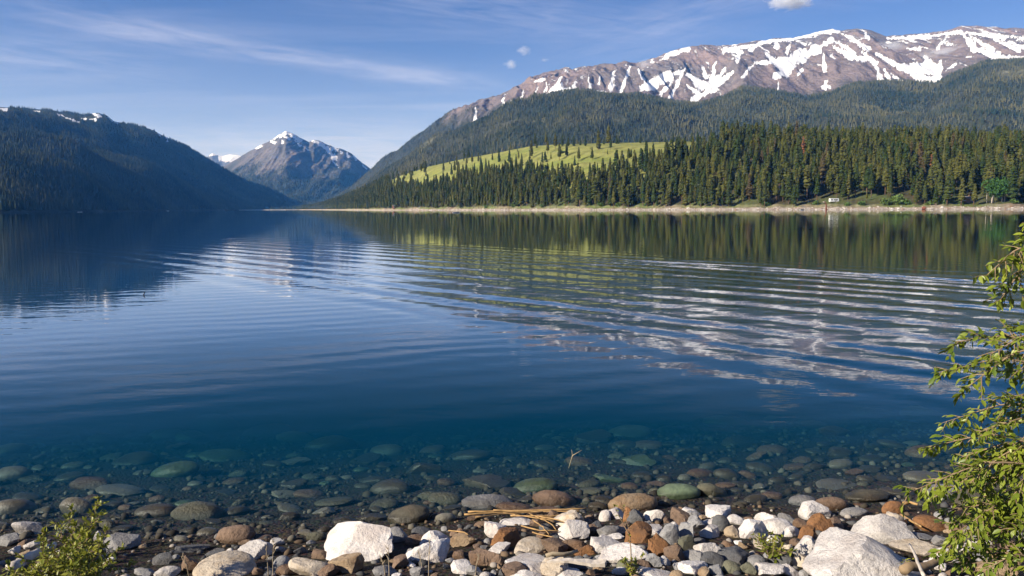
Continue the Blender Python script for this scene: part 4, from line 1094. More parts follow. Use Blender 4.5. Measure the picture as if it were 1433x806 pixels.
ng.links.new(gi.outputs[0], ip.inputs['Points']); ng.links.new(jn.outputs[0], ip.inputs['Instance'])
ng.links.new(ri.outputs[2], ip.inputs['Instance Index'])
ng.links.new(rv.outputs[0], ip.inputs['Rotation']); ng.links.new(na.outputs[0], ip.inputs['Scale'])
oi = ng.nodes.new('GeometryNodeObjectInfo'); oi.transform_space = 'ORIGINAL'; oi.inputs['As Instance'].default_value = True
oi.inputs['Object'].default_value = [ch for ch in list(protos.values())[0].children if ch.name.startswith('trunk')][0]
ip2 = ng.nodes.new('GeometryNodeInstanceOnPoints')
ng.links.new(gi.outputs[0], ip2.inputs['Points']); ng.links.new(oi.outputs['Geometry'], ip2.inputs['Instance']); ng.links.new(na.outputs[0], ip2.inputs['Scale'])
j2 = ng.nodes.new('GeometryNodeJoinGeometry'); ng.links.new(ip.outputs[0], j2.inputs[0]); ng.links.new(ip2.outputs[0], j2.inputs[0])
ng.links.new(j2.outputs[0], go.inputs[0])
md = fo.modifiers.new('trees', 'NODES'); md.node_group = ng

# trees standing alone on the meadow: px, base py, height in px
LONE = [(578,245,6),(584,238,7),(559,252,6),(553,257,5),(611,231,7),(689,224,10),(698.5,227,19),(713,228,20),(673,231,14),(680,236,14),(722,230,14),(730,232,17),(745,216,10),(751,207,10),(759,228,15),(765,227,9),(771,222,8),
 (850,216,7),(804,232,14),(649,225,6),(656,221,4),(724,212,5),(732,207,4),(826,209,4),(640,240,9),(620,246,8),(664,240,12),(708,238,13),(738,238,14),(752,240,14),(790,243,13),(816,246,12),(836,240,12),(869,232,14),(878,236,15),(890,226,12),(914,201,4)]
RIDGE = [(777,203,8),(787,203,14),(803,203,13),(812,202,8),(819,203,13),(837,201,8),(845,201,7),(863,200,10),(866,200,8),(896,199,9),(923,198,9),(931,198,8),(942,198,11),(950,198,10),(958,198,9),(968,198,12),(976,198,14),(984,198,13),(794,203,6)]
for (px, py, hp) in LONE:
    q = on_moraine(px, py)
    if q is None: continue
    pine(q, max(2.5, hp*q.y/F), CRM[random.randrange(5)], 'fir_tree', 'dark fir standing apart on the bright green meadow', 'scattered firs on the meadow', 'fir tree')
for (px, py, hp) in RIDGE:
    q = on_moraine(px, py+1.5)
    if q is None: continue
    pine(q, max(3, (hp+2)*q.y/F), CRM[random.randrange(5)], 'fir_tree', 'dark fir on the skyline crest of the meadow', 'firs along the meadow crest', 'fir tree')
def foliage_ball(name, seed, N, rx, ry, rz, zc, mat, sz):
    g_ = np.random.default_rng(seed)
    lob = g_.normal(size=(9, 3)); lob /= np.linalg.norm(lob, axis=1)[:, None]; lob *= g_.uniform(0.3, 0.62, (9, 1))
    k = g_.integers(0, 9, N); d = g_.normal(size=(N, 3)); d /= np.linalg.norm(d, axis=1)[:, None]
    C = (lob[k] + d*(g_.random((N, 1))**0.4)*0.48)*np.array([rx, ry, rz]) + np.array([0, 0, zc])
    a = g_.normal(size=(N, 3)); b = g_.normal(size=(N, 3)); s = sz*g_.uniform(0.6, 1.3, (N, 1))
    a /= np.linalg.norm(a, axis=1)[:, None]; b -= a*(a*b).sum(1)[:, None]; b /= np.linalg.norm(b, axis=1)[:, None]
    V = np.stack([C-a*s, C+b*s*0.6, C+a*s, C-b*s*0.6], 1).reshape(-1, 3)
    return mesh_from(name, V, np.arange(4*N).reshape(-1, 4), mat, smooth=False)
q = on_moraine(786, 215)
if q is not None:
    e_ = empty('round_bush', q); link('crown', foliage_ball('crown', 3, 260, 6, 5, 3.4, 2.2, M_PINE_MEADOW, 0.8), e_)
    g_ = Geo(); g_.tube([(0, 0, -0.3), (0, 0, 1.5)], [0.2, 0.12], 5); link('trunk', g_.mesh('trunk', M_BARK), e_)
    setp(e_, 'low round dark bush alone high on the meadow', 'bush')
# broadleaf tree with pale trunks by the camp
q = Vector(unproj(1396, 300, 682)); q.z = 4.5
e_ = empty('broadleaf_tree', q)
link('crown', foliage_ball('crown', 8, 2200, 17, 13, 12, 13.0, M_BROAD, 0.95), e_)
for (a, b) in (((-5.5, 0), (-4.5, 13)), ((-4, 1), (-2, 14)), ((3, 0), (4, 13)), ((4.5, -1), (5, 14))):
    g_ = Geo(); g_.tube([(a[0], a[1], -0.5), (a[0]+0.3, a[1], 4.5), (b[0]*0.8, a[1], 8.5), (b[0], a[1], b[1])], [0.55, 0.45, 0.35, 0.1], 7)
    link('trunk', g_.mesh('trunk', M_PALEBARK, True), e_)
setp(e_, 'bright green broadleaf tree with pale trunks on the far right shore', 'tree')
# dead and browned pines in the stand
for (px, py, hp, lab, cr_) in ((1302, 243, 20, 'small orange-brown dead pine in the middle of the dense stand', CRD_), (1287, 240, 34, 'tall reddish-brown pine left of the orange dead pine', CRB[0]), (1123, 218, 20, 'reddish dying pine near the top of the stand', CRD_), (1405, 245, 26, 'brown bare-looking pine at the right of the stand', CRB[1])):
    q = on_moraine(px, py+8)
    if q is not None: pine(q, (hp+14)*q.y/F, cr_, 'pine_tree', lab, None)
# green bushes on the beach edge
for k, (px, py, w) in enumerate(((1252,286,13),(1240,287,9),(1268,286,8),(1205,287,7),(1142,287,6),(1318,285,9),(1300,287,6),(1185,288,6),(1073,289,7),(1068,286,6),(980,288,6),(905,288,5),(865,289,6),(840,289,7),(760,290,5),(720,289,6),(680,291,4),(1345,286,6),(1420,285,7))):
    q = on_moraine(px, py)
    if q is None: continue
    s = w*q.y/F
    e_ = empty('shore_bush', q); link('crown', foliage_ball('crown', 100+k, 220, s, s, s*0.75, s*0.45, M_BUSH, s*0.16), e_)
    g_ = Geo(); g_.tube([(0, 0, -0.3), (0, 0, s*0.5)], [0.12, 0.06], 5); link('stem', g_.mesh('stem', M_BARK), e_)
    setp(e_, ('wide ' if w > 8 else 'small ')+'bright green bush on the far beach '+next(n_ for lim_, n_ in PM if px < lim_).replace('above', 'near'), 'bush', 'bushes along the far beach')

# pale boulders strewn on the far beach
gb = np.random.default_rng(31); N = 3000
D, Fc = ico(1)
Gm, vm = mor
i1 = int(np.searchsorted(vm, 1.0)); i2 = int(np.searchsorted(vm, 2.95))
Pb, r, c = sample_grid(Gm, i1, i2, N, 100, int(np.searchsorted(pxm, 1560)))
sb = gb.uniform(0.18, 0.5, N)*(1+2*gb.random(N)**8)
V = D[None]*(1+0.2*gb.normal(size=(N, len(D))))[..., None]*sb[:, None, None]*np.array([1.2, 1, 0.75]) + Pb[:, None]
me = mesh_from('beach_stones', V.reshape(-1, 3), (Fc[None]+(np.arange(N)*len(D))[:, None, None]).reshape(-1, 3), None, False)
t = NT('beach_stone'); me.materials.append(t.done(t.principled(t.attr('tint').outputs['Color'], 0.9, None, 0.1)))
cc = np.array([(0.5, 0.45, 0.4), (0.36, 0.31, 0.27), (0.25, 0.17, 0.12), (0.56, 0.52, 0.48)])[gb.integers(0, 4, N)]
vattr(me, 'tint', np.repeat(cc[:, None], len(D), 1).reshape(-1, 3), 'FLOAT_COLOR')
setp(link('beach_stones', me), 'pale stones strewn along the far beach', 'stones', None, 'stuff')

# ------------------------------------------------------------------ small things on the far shore and lake
def camper(P, L, Hh, rz, label):
    e_ = empty('camper_trailer', P); e_.rotation_euler = (0, 0, rz)
    g_ = Geo()
    prof = [(-L/2, 0.5), (L/2-0.3, 0.5), (L/2, 1.1), (L/2-0.35, Hh-0.25), (L/2-0.7, Hh), (-L/2+0.3, Hh), (-L/2, Hh-0.3)]
    V = [(x, y, z) for y in (-1.2, 1.2) for x, z in prof]; k = len(prof)
    g_.add(V, [tuple(range(k)), tuple(range(2*k-1, k-1, -1))]+[(j, k+j, k+(j+1) % k, (j+1) % k) for j in range(k)])
    link('body', g_.mesh('body', M_WHITE), e_)
    for x in (-L*0.3, 0.0, L*0.27):
        g_ = Geo(); g_.box((x, -1.22, Hh*0.62), (L*0.17, 0.06, Hh*0.24)); w_ = link('window', g_.mesh('window', M_GLASS), e_)
    g_ = Geo(); g_.box((L*0.14, -1.22, Hh*0.5), (0.7, 0.07, Hh*0.62)); link('door', g_.mesh('door', M_ROOF), e_)
    for x in (-0.5, 0.5):
        g_ = Geo(); g_.tube([(x, -1.25, 0.4), (x, -0.95, 0.4)], [0.4, 0.4], 12); link('wheel', g_.mesh('wheel', M_GLASS), e_)
    g_ = Geo(); g_.box((-L*0.1, 0, Hh+0.12), (0.8, 0.7, 0.22)); link('roof_vent', g_.mesh('roof_vent', M_ROOF), e_)
    setp(e_, label, 'camper'); return e_
def cabin(P, W, D_, Hh, rz, wall, name, label):
    e_ = empty(name, P); e_.rotation_euler = (0, 0, rz)
    g_ = Geo(); g_.box((0, 0, Hh*0.3), (W, D_, Hh*0.6+1.0))
    g_.add([(-W/2+0.01, -D_/2, Hh*0.6+0.49), (-W/2+0.01, D_/2, Hh*0.6+0.49), (-W/2+0.01, 0, Hh), (W/2-0.01, -D_/2, Hh*0.6+0.49), (W/2-0.01, D_/2, Hh*0.6+0.49), (W/2-0.01, 0, Hh)], [(0, 2, 1), (3, 4, 5)])
    link('wall', g_.mesh('wall', wall), e_)
    g_ = Geo(); o_ = 0.6
    for s in (-1, 1):
        a = [(-W/2-o_, s*(D_/2+o_), Hh*0.6+0.35), (W/2+o_, s*(D_/2+o_), Hh*0.6+0.35), (W/2+o_, 0, Hh+0.08), (-W/2-o_, 0, Hh+0.08)]
        b = [(x, y, z+0.22) for x, y, z in a]
        g_.add(a+b, [(0, 1, 2, 3), (7, 6, 5, 4), (0, 4, 5, 1), (1, 5, 6, 2), (3, 2, 6, 7), (0, 3, 7, 4)])
    rf = link('roof', g_.mesh('roof', M_ROOF), e_)
    g_ = Geo(); g_.box((W*0.25, 0, Hh+0.5), (0.8, 0.8, 1.8)); link('chimney', g_.mesh('chimney', M_BARK), rf)
    for x in (-W*0.3, W*0.28):
        g_ = Geo(); g_.box((x, -D_/2-0.03, Hh*0.36), (W*0.18, 0.1, Hh*0.24)); w_ = link('window', g_.mesh('window', M_WHITE), e_)
        g_ = Geo(); g_.box((x, -D_/2-0.07, Hh*0.36), (W*0.14, 0.08, Hh*0.19)); link('pane', g_.mesh('pane', M_GLASS), w_)
    g_ = Geo(); g_.box((0, -D_/2-0.03, Hh*0.24), (1.2, 0.1, 2.3)); link('door', g_.mesh('door', M_BARK), e_)
    setp(e_, label, 'cabin'); return e_
q = on_moraine(1167, 283); camper(q, 8.8, 3.6, 0.15, 'white camper trailer parked among the pines on the far shore')
q = on_moraine(1143, 285.5)
q2 = on_moraine(553, 291.5); 
if q2 is not None: cabin(q2, 10, 8, 6.5, 0.2, M_REDWOOD, 'red_cabin', 'small red cabin under the pines on the far left end of the beach')
q3 = on_moraine(1352, 283); cabin(q3 if q3 else q, 9, 7, 5, -0.1, M_BARK, 'brown_cabin', 'dark brown cabin under the pines left of the broadleaf tree')
def boat(P, L, rz, label, group, motor=True):
    e_ = empty('rowing_boat', P); e_.rotation_euler = (0, 0, rz)
    n_ = 12; g_ = Geo(); V = []; k = 7
    for i in range(n_):
        u = i/(n_-1); hw = L*0.19*(1-max(0, (u-0.45)/0.55)**2.2)*(0.86+0.14*min(1, u*3)); sh = 0.42+0.28*u**2
        for j in range(k):
            a = -math.pi/2+math.pi*j/(k-1)
            V.append(((u-0.5)*L, math.sin(a)*max(hw, 0.02), sh-(math.cos(a)**0.7)*(sh+0.15)*(1-0.25*u)))
    Fs = [(i*k+j, (i+1)*k+j, (i+1)*k+j+1, i*k+j+1) for i in range(n_-1) for j in range(k-1)]+[tuple(range(k))]
    g_.add(V, Fs); link('hull', g_.mesh('hull', M_WHITE, True), e_)
    for x in (-0.25, 0.05, 0.25):
        g_ = Geo(); g_.box((x*L, 0, 0.3), (0.28, L*0.30, 0.05)); link('seat', g_.mesh('seat', M_BARK), e_)
    g_ = Geo(); g_.tube([((i/(n_-1)-0.5)*L, V[i*k][1], V[i*k][2]+0.02) for i in range(n_)] + [((i/(n_-1)-0.5)*L, V[i*k+k-1][1], V[i*k+k-1][2]+0.02) for i in range(n_-1, -1, -1)], [0.035]*(2*n_), 5)
    link('gunwale', g_.mesh('gunwale', M_ROOF), e_)
    if motor:
        g_ = Geo(); g_.box((-L/2-0.12, 0, 0.62), (0.34, 0.26, 0.42)); m_ = link('outboard_motor', g_.mesh('outboard_motor', M_GLASS), e_)
        g_ = Geo(); g_.tube([(-L/2-0.12, 0, 0.45), (-L/2-0.14, 0, -0.3)], [0.06, 0.05], 6); link('shaft', g_.mesh('shaft', M_ROOF), m_)
    setp(e_, label, 'boat', group); return e_
for (px, dep, L, rz, lab) in ((638, 520, 4.4, 0.15, 'small white boat on the water before the far beach'), (1122, 690, 5.0, 0.5, 'white boat lying close to the beach left of the rust-red trunk'), (112, 1300, 7, 0.3, 'white boat off the dark left shore, nearest the frame edge'), (235, 2300, 8, -0.2, 'white boat off the dark left shore, nearest the lake head')):
    P = unproj(px, 300, dep); boat((P[0], P[1], 0.0), L, rz, lab, 'boats on the lake')
P = unproj(1155, 300, 694)
e_ = empty('tree_snag', (P[0], P[1], -0.3))
g_ = Geo(); g_.tube([(0.9, 0, -1), (0.5, 0, 1.6), (0.75, 0.1, 3.6), (0.1, 0.2, 5.6), (-1.0, 0.2, 7.4)], [0.95, 0.75, 0.62, 0.5, 0.3], 8); link('trunk', g_.mesh('trunk', M_RUST, True), e_)
g_ = Geo(); g_.tube([(-0.1, 0.2, 5.6), (-1.6, 0.1, 7.0), (-2.6, 0, 7.1)], [0.45, 0.4, 0.2], 7); link('broken_limb', g_.mesh('broken_limb', M_PALEBARK, True), e_)
setp(e_, 'leaning rust-red dead trunk standing at the far waterline', 'tree trunk')
P = unproj(1294, 300, 664); o = link('red_boulder', rock_mesh('red_boulder', 5, 3, 0.7, M_RUST), None, (P[0], P[1]+2, 0.7)); o.scale = (2.2, 1.6, 1.8); setp(o, 'rust-red boulder alone at the far waterline', 'boulder')
q = on_moraine(1380.5, 284)
e_ = empty('pole', q); g_ = Geo(); g_.tube([(0, 0, -0.5), (0, 0, 8.5)], [0.22, 0.16], 8); link('shaft', g_.mesh('shaft', M_PALEBARK), e_)
g_ = Geo(); g_.tube([(-0.8, 0, 7.9), (0.8, 0, 7.9)], [0.08, 0.08], 5); link('crossarm', g_.mesh('crossarm', M_BARK), e_); setp(e_, 'pale pole beside the broadleaf tree on the far shore', 'pole')

# ------------------------------------------------------------------ foreground driftwood, reeds and plants
def ground_pt(px, py, dz=0.0):
    d = (np.array([(px-CX)/F, -(py-CY)/F, -1.0]) @ R3.T); d = d/d[1]
    deps = np.arange(2.5, 25, 0.01); PP = CAMP+d[None]*deps[:, None]
    z = np.maximum(shore_z(PP[:, 0], PP[:, 1]), -0.02)+dz
    k = int(np.argmax(PP[:, 2] <= z)); return Vector(PP[k])
def stick(name, pts, r0, r1, mat, label, cat, group=None, k=7, dz=0.05, wob=0.012):
    Q = [ground_pt(a, b, dz) for a, b in pts]
    full = []
    for i in range(len(Q)-1):
        m_ = max(2, int((Q[i+1]-Q[i]).length/0.06))
        for j in range(m_): full.append(Q[i].lerp(Q[i+1], j/m_)+Vector((random.uniform(-wob, wob), random.uniform(-wob, wob), random.uniform(-wob, wob)*0.6)))
    full.append(Q[-1]); base = full[0].copy()
    g_ = Geo(); nn = len(full)
    g_.tube([p_-base for p_ in full], [r0+(r1-r0)*i/(nn-1) for i in range(nn)], k)
    o = link(name, g_.mesh(name, mat, True), None, base); setp(o, label, cat, group); return o
stick('driftwood_log', [(14, 795), (45, 778), (76, 762)], 0.040, 0.022, M_DRIFT, 'bleached driftwood log leaning below the lumpy white rock', 'log', dz=0.10)
pa, pb = ground_pt(766, 786, 0.11), ground_pt(848, 786, 0.12)
g_ = Geo(); ax_ = pb-pa; sd_ = Vector((-ax_.y, ax_.x, 0)).normalized(); V = []; m_ = 14
for i in range(m_):
    u = i/(m_-1); c_ = ax_*u + Vector((0, 0, 0.010*math.sin(u*5)+random.uniform(-0.003, 0.003))); wd = (0.008+0.026*u**0.7)*random.uniform(0.8, 1.2); th_ = 0.006+0.010*u
    V += [c_+sd_*wd+Vector((0, 0, th_*random.uniform(0.4, 1))), c_-sd_*wd+Vector((0, 0, th_*random.uniform(0.4, 1))), c_-sd_*wd*0.8-Vector((0, 0, th_)), c_+sd_*wd*0.8-Vector((0, 0, th_))]
g_.add(V, [(i*4+j, i*4+(j+1) % 4, i*4+4+(j+1) % 4, i*4+4+j) for i in range(m_-1) for j in range(4)]+[(3, 2, 1, 0), (m_*4-4, m_*4-3, m_*4-2, m_*4-1)])
setp(link('driftwood_plank', g_.mesh('driftwood_plank', M_DRIFT), None, pa), 'flat bleached driftwood piece pointing at the broad white rock', 'driftwood')
stick('driftwood_branch', [(1262, 797), (1300, 790), (1345, 778)], 0.030, 0.016, M_TWIG, 'brown driftwood branch lying under the right shrub', 'branch', dz=0.12)
stick('driftwood_stick', [(762, 777), (790, 776), (808, 771)], 0.014, 0.010, M_DRY, 'tan stick lying behind the bleached driftwood piece', 'stick', dz=0.12)
REED = [((655,716),(740,714),(822,711)),((650,720),(720,716),(818,712)),((690,714),(760,716),(810,715)),((705,718),(760,726),(785,729)),((715,722),(770,722),(800,718)),((740,718),(770,732),(778,741)),((730,736),(755,742),(782,743)),((745,727),(760,738),(768,748)),
 ((752,722),(780,727),(790,731)),((665,724),(700,719),(760,716)),((745,745),(765,750),(775,752)),((628,742),(650,745),(655,748))]
for k, pts in enumerate(REED):
    stick('dry_reed', pts, 0.009 if k < 3 else 0.006, 0.004, M_STRAW, 'dry straw-coloured reed washed up in a heap at the waterline', 'reed', 'dry reeds at the waterline', 5, 0.05+0.004*k, 0.004)
stick('white_stick', [(1273, 762), (1283, 782), (1293, 806)], 0.007, 0.010, M_DRIFT, 'thin white stick leaning over the cream slab', 'stick', dz=0.28, wob=0.003)
stick('yellow_reed', [(1261, 720), (1275, 729), (1289, 737)], 0.010, 0.007, M_STRAW, 'yellow reed in the water behind the peaked boulder', 'reed', dz=0.06, wob=0.003)
stick('floating_reed', [(1264, 704), (1274, 703), (1284, 706)], 0.014, 0.010, M_STRAW, 'short pale bent reed floating near the shrub tip', 'reed', dz=0.05, wob=0.003)
# forked twig poking out of the lake
q = plane_hit(800, 640, 0.0)
e_ = empty('forked_twig', q)
g_ = Geo(); g_.tube([(-0.03, 0, -0.12), (0.01, 0, 0.02), (0.11, 0, 0.08)], [0.007, 0.006, 0.003], 6); link('stem', g_.mesh('stem', M_DRY, True), e_)
g_ = Geo(); g_.tube([(0.01, 0, 0.02), (0.0, 0.02, 0.08)], [0.004, 0.002], 5); link('side_twig', g_.mesh('side_twig', M_DRY, True), e_)
setp(e_, 'forked pale twig poking out of the calm water', 'twig')
q = plane_hit(200, 413, 0.0)
o = link('floating_stick', None) if False else None
g_ = Geo(); g_.tube([(0, 0, -0.3), (0.03, 0, 0.03), (0.07, 0, 0.10)], [0.022, 0.02, 0.010], 6)
o = link('dark_stick', g_.mesh('dark_stick', M_GLASS, True), None, q); setp(o, 'dark stick poking up far out in the left part of the lake', 'stick')

LEAF_V = np.array([(0, 0, 0), (0.28, 0.20, 0.05), (0.62, 0.19, 0.03), (1, 0, -0.10), (0.62, -0.19, 0.03), (0.28, -0.20, 0.05), (0.5, 0, -0.02)])
LEAF_F = [(0, 6, 1), (1, 6, 2), (2, 6, 3), (0, 5, 6), (5, 4, 6), (4, 3, 6)]
def leaf_frame(dirv, up):
    x = dirv.normalized(); y = up.cross(x); y = y.normalized() if y.length > 1e-4 else x.orthogonal().normalized(); z = x.cross(y)
    return Matrix((x, y, z)).transposed()
def make_shrub(name, loc, branches, leaf_len, twig_every, twig_len, leaves_per, droop, mat, label, cat, parts=0, start=0.25, r_base=0.012):
    """branches: list of polylines (world Vectors). leaves: nearest become parts, the rest one mass"""
    e_ = empty(name, loc); loc = Vector(loc); leaves = []; gtw = Geo()
    for bi, pl in enumerate(branches):
        pts = []
        for i in range(len(pl)-1):
            for j in range(6): pts.append(pl[i].lerp(pl[i+1], j/6))
        pts.append(pl[-1])
        for _ in range(2): pts = [pts[0]]+[(pts[i-1]+pts[i]*2+pts[i+1])/4 for i in range(1, len(pts)-1)]+[pts[-1]]
        Ls = [0]
        for i in range(1, len(pts)): Ls.append(Ls[-1]+(pts[i]-pts[i-1]).length)
        T = Ls[-1]; g_ = Geo()
        g_.tube([p_-loc for p_ in pts], [r_base*(1-0.85*l_/T) for l_ in Ls], 6)
        link('branch', g_.mesh('branch', M_TWIG, True), e_)
        def at(l_):
            for i in range(1, len(Ls)):
                if Ls[i] >= l_: return pts[i-1].lerp(pts[i], (l_-Ls[i-1])/max(1e-6, Ls[i]-Ls[i-1])), (pts[i]-pts[i-1]).normalized()
            return pts[-1], (pts[-1]-pts[-2]).normalized()
        l_ = T*start
        while l_ < T:
            p0_, d0_ = at(l_)
            sd_ = Vector((random.gauss(0, 1), random.gauss(0, 1), random.gauss(0, 0.7))); sd_ = (sd_-d0_*sd_.dot(d0_)).normalized()
            dr_ = (d0_*0.75+sd_*0.8+Vector((0, 0, 0.1))).normalized()
            tl = twig_len*random.uniform(0.5, 1.25)*(1.0-0.55*(l_/T))
            tp = [p0_+dr_*tl*q_+Vector((0, 0, -0.25*tl*q_*q_)) for q_ in (0, 0.35, 0.7, 1)]
            gtw.tube([p_-loc for p_ in tp], [0.0028, 0.0022, 0.0016, 0.001], 4, False)
            for m_ in range(leaves_per):
                u = (m_+0.6*random.random()+0.3)/leaves_per
                pp = tp[0].lerp(tp[1], u/0.35) if u < 0.35 else (tp[1].lerp(tp[2], (u-0.35)/0.35) if u < 0.7 else tp[2].lerp(tp[3], min(1, (u-0.7)/0.3)))
                od = Vector((random.gauss(0, 1), random.gauss(0, 1), random.gauss(0, 0.6))).normalized()
                ld = (dr_*0.55+od*0.8+Vector((0, 0, -droop))).normalized()
                up = (Vector((0, 0, 1))+Vector((random.gauss(0, 0.5), random.gauss(0, 0.5), 0))).normalized()
                leaves.append((pp, ld, up, leaf_len*random.uniform(0.4, 1.25)))
            l_ += twig_every*random.uniform(0.6, 1.4)
        # terminal leaves
        for m_ in range(4):
            od = Vector((random.gauss(0, 1), random.gauss(0, 1), random.gauss(0, 1))).normalized()
            leaves.append((pts[-1], (d0_+od*0.7+Vector((0, 0, -droop*0.5))).normalized(), Vector((0, 0, 1)), leaf_len*random.uniform(0.5, 0.9)))
    if gtw.v: link('twig_mass', gtw.mesh('twig_mass', M_TWIG), e_)['kind'] = 'stuff'
    inframe = []
    for i, (p_, d_, u_, s_) in enumerate(leaves):
        a, b = proj(np.array(p_)); dist = (p_-Vector(CAMP)).length
        inframe.append((s_/dist if -5 < a < 1428 and b < 802 else 0, i))
    inframe.sort(reverse=True)
    chosen = set(i for _, i in inframe[:parts])
    if parts:
        lm = mesh_from('leaf', LEAF_V, np.array(LEAF_F), mat, True)
        for i in chosen:
            p_, d_, u_, s_ = leaves[i]
            o = link('leaf', lm, e_); o.matrix_local = Matrix.Translation(p_-loc) @ leaf_frame(d_, u_).to_4x4() @ Matrix.Scale(s_, 4)
    Vv = []; n_ = 0
    for i, (p_, d_, u_, s_) in enumerate(leaves):
        if i in chosen: continue
        Vv.append((LEAF_V*s_) @ np.array(leaf_frame(d_, u_)).T + np.array(p_-loc)); n_ += 1
    if n_:
        Fs = (np.array(LEAF_F)[None]+(np.arange(n_)*7)[:, None, None]).reshape(-1, 3)
        o = link('foliage', mesh_from('foliage', np.concatenate(Vv), Fs, mat, True), e_)
        if parts: o['kind'] = 'stuff'
    setp(e_, label, cat); return e_
def UV(px, py, dep): return Vector(unproj(px, py, dep))
base = UV(1560, 905, 3.7); base.z = gz(base.x, base.y)
STEM = [UV(1475, 330, 3.9), UV(1500, 430, 3.8), UV(1520, 520, 4.1), UV(1500, 610, 3.7), UV(1480, 700, 3.9), UV(1460, 780, 3.7)]
br = []
for s_ in STEM: br.append([base, base.lerp(s_, 0.5)+Vector((0.12, 0, 0.1)), s_])
TIPS = [(1422,362,0,3.9),(1380,386,0,3.9),(1400,420,0,4.0),(1410,455,1,3.8),(1338,478,1,3.9),(1384,497,1,3.7),(1314,521,2,4.1),(1350,545,1,3.8),(1388,560,2,4.0),(1318,592,2,4.2),(1370,605,2,3.9),(1294,627,3,3.8),(1345,640,3,4.0),(1410,640,2,3.8),(1272,689,3,3.7),
 (1325,672,3,4.2),(1375,680,3,3.9),(1320,715,4,4.0),(1365,725,4,3.8),(1415,700,3,3.7),(1330,752,4,3.7),(1385,760,4,4.0),(1340,788,5,3.9),(1310,775,4,3.8),(1375,800,5,3.6),(1420,740,4,3.6),(1355,700,4,4.1),(1400,590,2,4.1),(1425,520,1,4.0),(1340,690,3,3.8),(1395,720,4,4.1),(1300,700,3,3.95),(1350,770,4,3.85),(1410,780,5,4.0),(1335,735,4,4.05)]
for (px, py, k, dep) in TIPS:
    tip = UV(px, py, dep); s_ = STEM[k].lerp(base, random.uniform(0.0, 0.25))
    mid = s_.lerp(tip, 0.55)+Vector((0, 0, 0.10))
    br.append([s_, mid, tip])
make_shrub('leafy_shrub', base, br, 0.047, 0.023, 0.15, 7, 0.45, M_LEAF, 'leafy green shrub with drooping branches reaching in from the right edge', 'shrub', 300, 0.22, 0.008)
base = UV(95, 905, 4.7); base.z = gz(base.x, base.y)
br = []
for (px, py, dep) in ((138,698,4.8),(100,712,4.9),(60,745,4.6),(28,778,4.5),(172,768,4.8),(82,735,4.7),(120,728,4.9),(150,742,4.7),(110,760,4.4),(42,792,4.4),(185,790,4.9),(90,770,4.3),(130,770,4.3),(70,790,4.2),(155,785,4.3),(10,795,4.6),(140,720,4.75),(115,745,4.6),(20,800,4.3),(100,795,4.2),(135,795,4.4),(75,765,4.6),(105,735,4.75),(125,752,4.5),(145,765,4.6),(60,775,4.4)):
    tip = UV(px, py, dep); b_ = base+Vector((random.uniform(-0.15, 0.15), random.uniform(-0.1, 0.1), 0)); br.append([b_, b_.lerp(tip, 0.5)+Vector((0, 0, 0.05)), tip])
make_shrub('leafy_bush', base, br, 0.036, 0.018, 0.085, 6, -0.15, M_LEAF2, 'bushy green plant with small upright leaves in the lower left corner', 'bush', 0, 0.12, 0.006)
base = UV(-95, 860, 5.2); base.z = gz(base.x, base.y); br = []
for k in range(34):
    tip = UV(random.uniform(-190, -30), random.uniform(660, 800), 5.2+random.uniform(-0.25, 0.45)); b_ = base+Vector((random.uniform(-0.35, 0.35), random.uniform(-0.15, 0.25), 0)); br.append([b_, b_.lerp(tip, 0.5)+Vector((0, 0, 0.08)), tip])
make_shrub('leafy_bush', base, br, 0.040, 0.022, 0.10, 6, 0.0, M_LEAF2, 'taller leafy bush beyond the left edge that shades the left shore', 'bush', 0, 0.12, 0.007)
def clump(px, py, n_, h, spread, leaf, label, name='small_plant'):
    b = ground_pt(px, py, 0.02); br = []
    for i in range(n_):
        tip = b+Vector((random.gauss(0, spread), random.gauss(0, spread*0.7), h*random.uniform(0.6, 1.1))); br.append([b, b.lerp(tip, 0.5)+Vector((0, 0, h*0.12)), tip])
    make_shrub(name, b, br, leaf, 0.03, 0.05, 3, 0.0, M_LEAF2, label, 'plant', 0, 0.2, 0.003)
clump(1080, 786, 16, 0.17, 0.09, 0.035, 'small green plant among the stones left of the largest boulder')
clump(1238, 806, 12, 0.12, 0.09, 0.028, 'small green plant at the foot of the largest boulder')
clump(886, 806, 7, 0.10, 0.05, 0.03, 'tiny green seedling at the bottom below the orange-brown rocks')
b = ground_pt(884, 806, 0.0)
make_shrub('weed_stem', b, [[b, b+Vector((-0.01, 0, 0.25)), b+Vector((-0.05, 0.02, 0.43))], [b+Vector((-0.01, 0, 0.25)), b+Vector((-0.07, 0, 0.36)), b+Vector((-0.11, 0, 0.44))]], 0.028, 0.03, 0.04, 2, 0.2, M_LEAF2, 'thin brown weed with a few leaves in front of the orange-brown rocks', 'weed', 0, 0.5, 0.005)
for k, (px, py, h) in enumerate(((382,806,0.26),(376,806,0.2),(600,806,0.24),(592,806,0.16),(545,806,0.2),(540,806,0.13),(265,806,0.15),(1157,806,0.09),(665,806,0.14))):
    b = ground_pt(px, py, 0.0); g_ = Geo(); l = random.uniform(-0.05, 0.03)
    g_.tube([(0, 0, -0.03), (l*0.3, 0, h*0.5), (l, 0.02, h)], [0.004, 0.003, 0.0015], 5)
    for q_ in (0.6, 0.75, 0.9): g_.tube([(l*q_, 0, h*q_), (l*q_+random.uniform(-0.02, 0.02), 0, h*q_+0.03)], [0.004, 0.001], 4)
    o = link('dry_stalk', g_.mesh('dry_stalk', M_DRY), None, b); setp(o, 'thin dry grass stalk standing between the front rocks', 'stalk', 'dry stalks at the bottom edge')

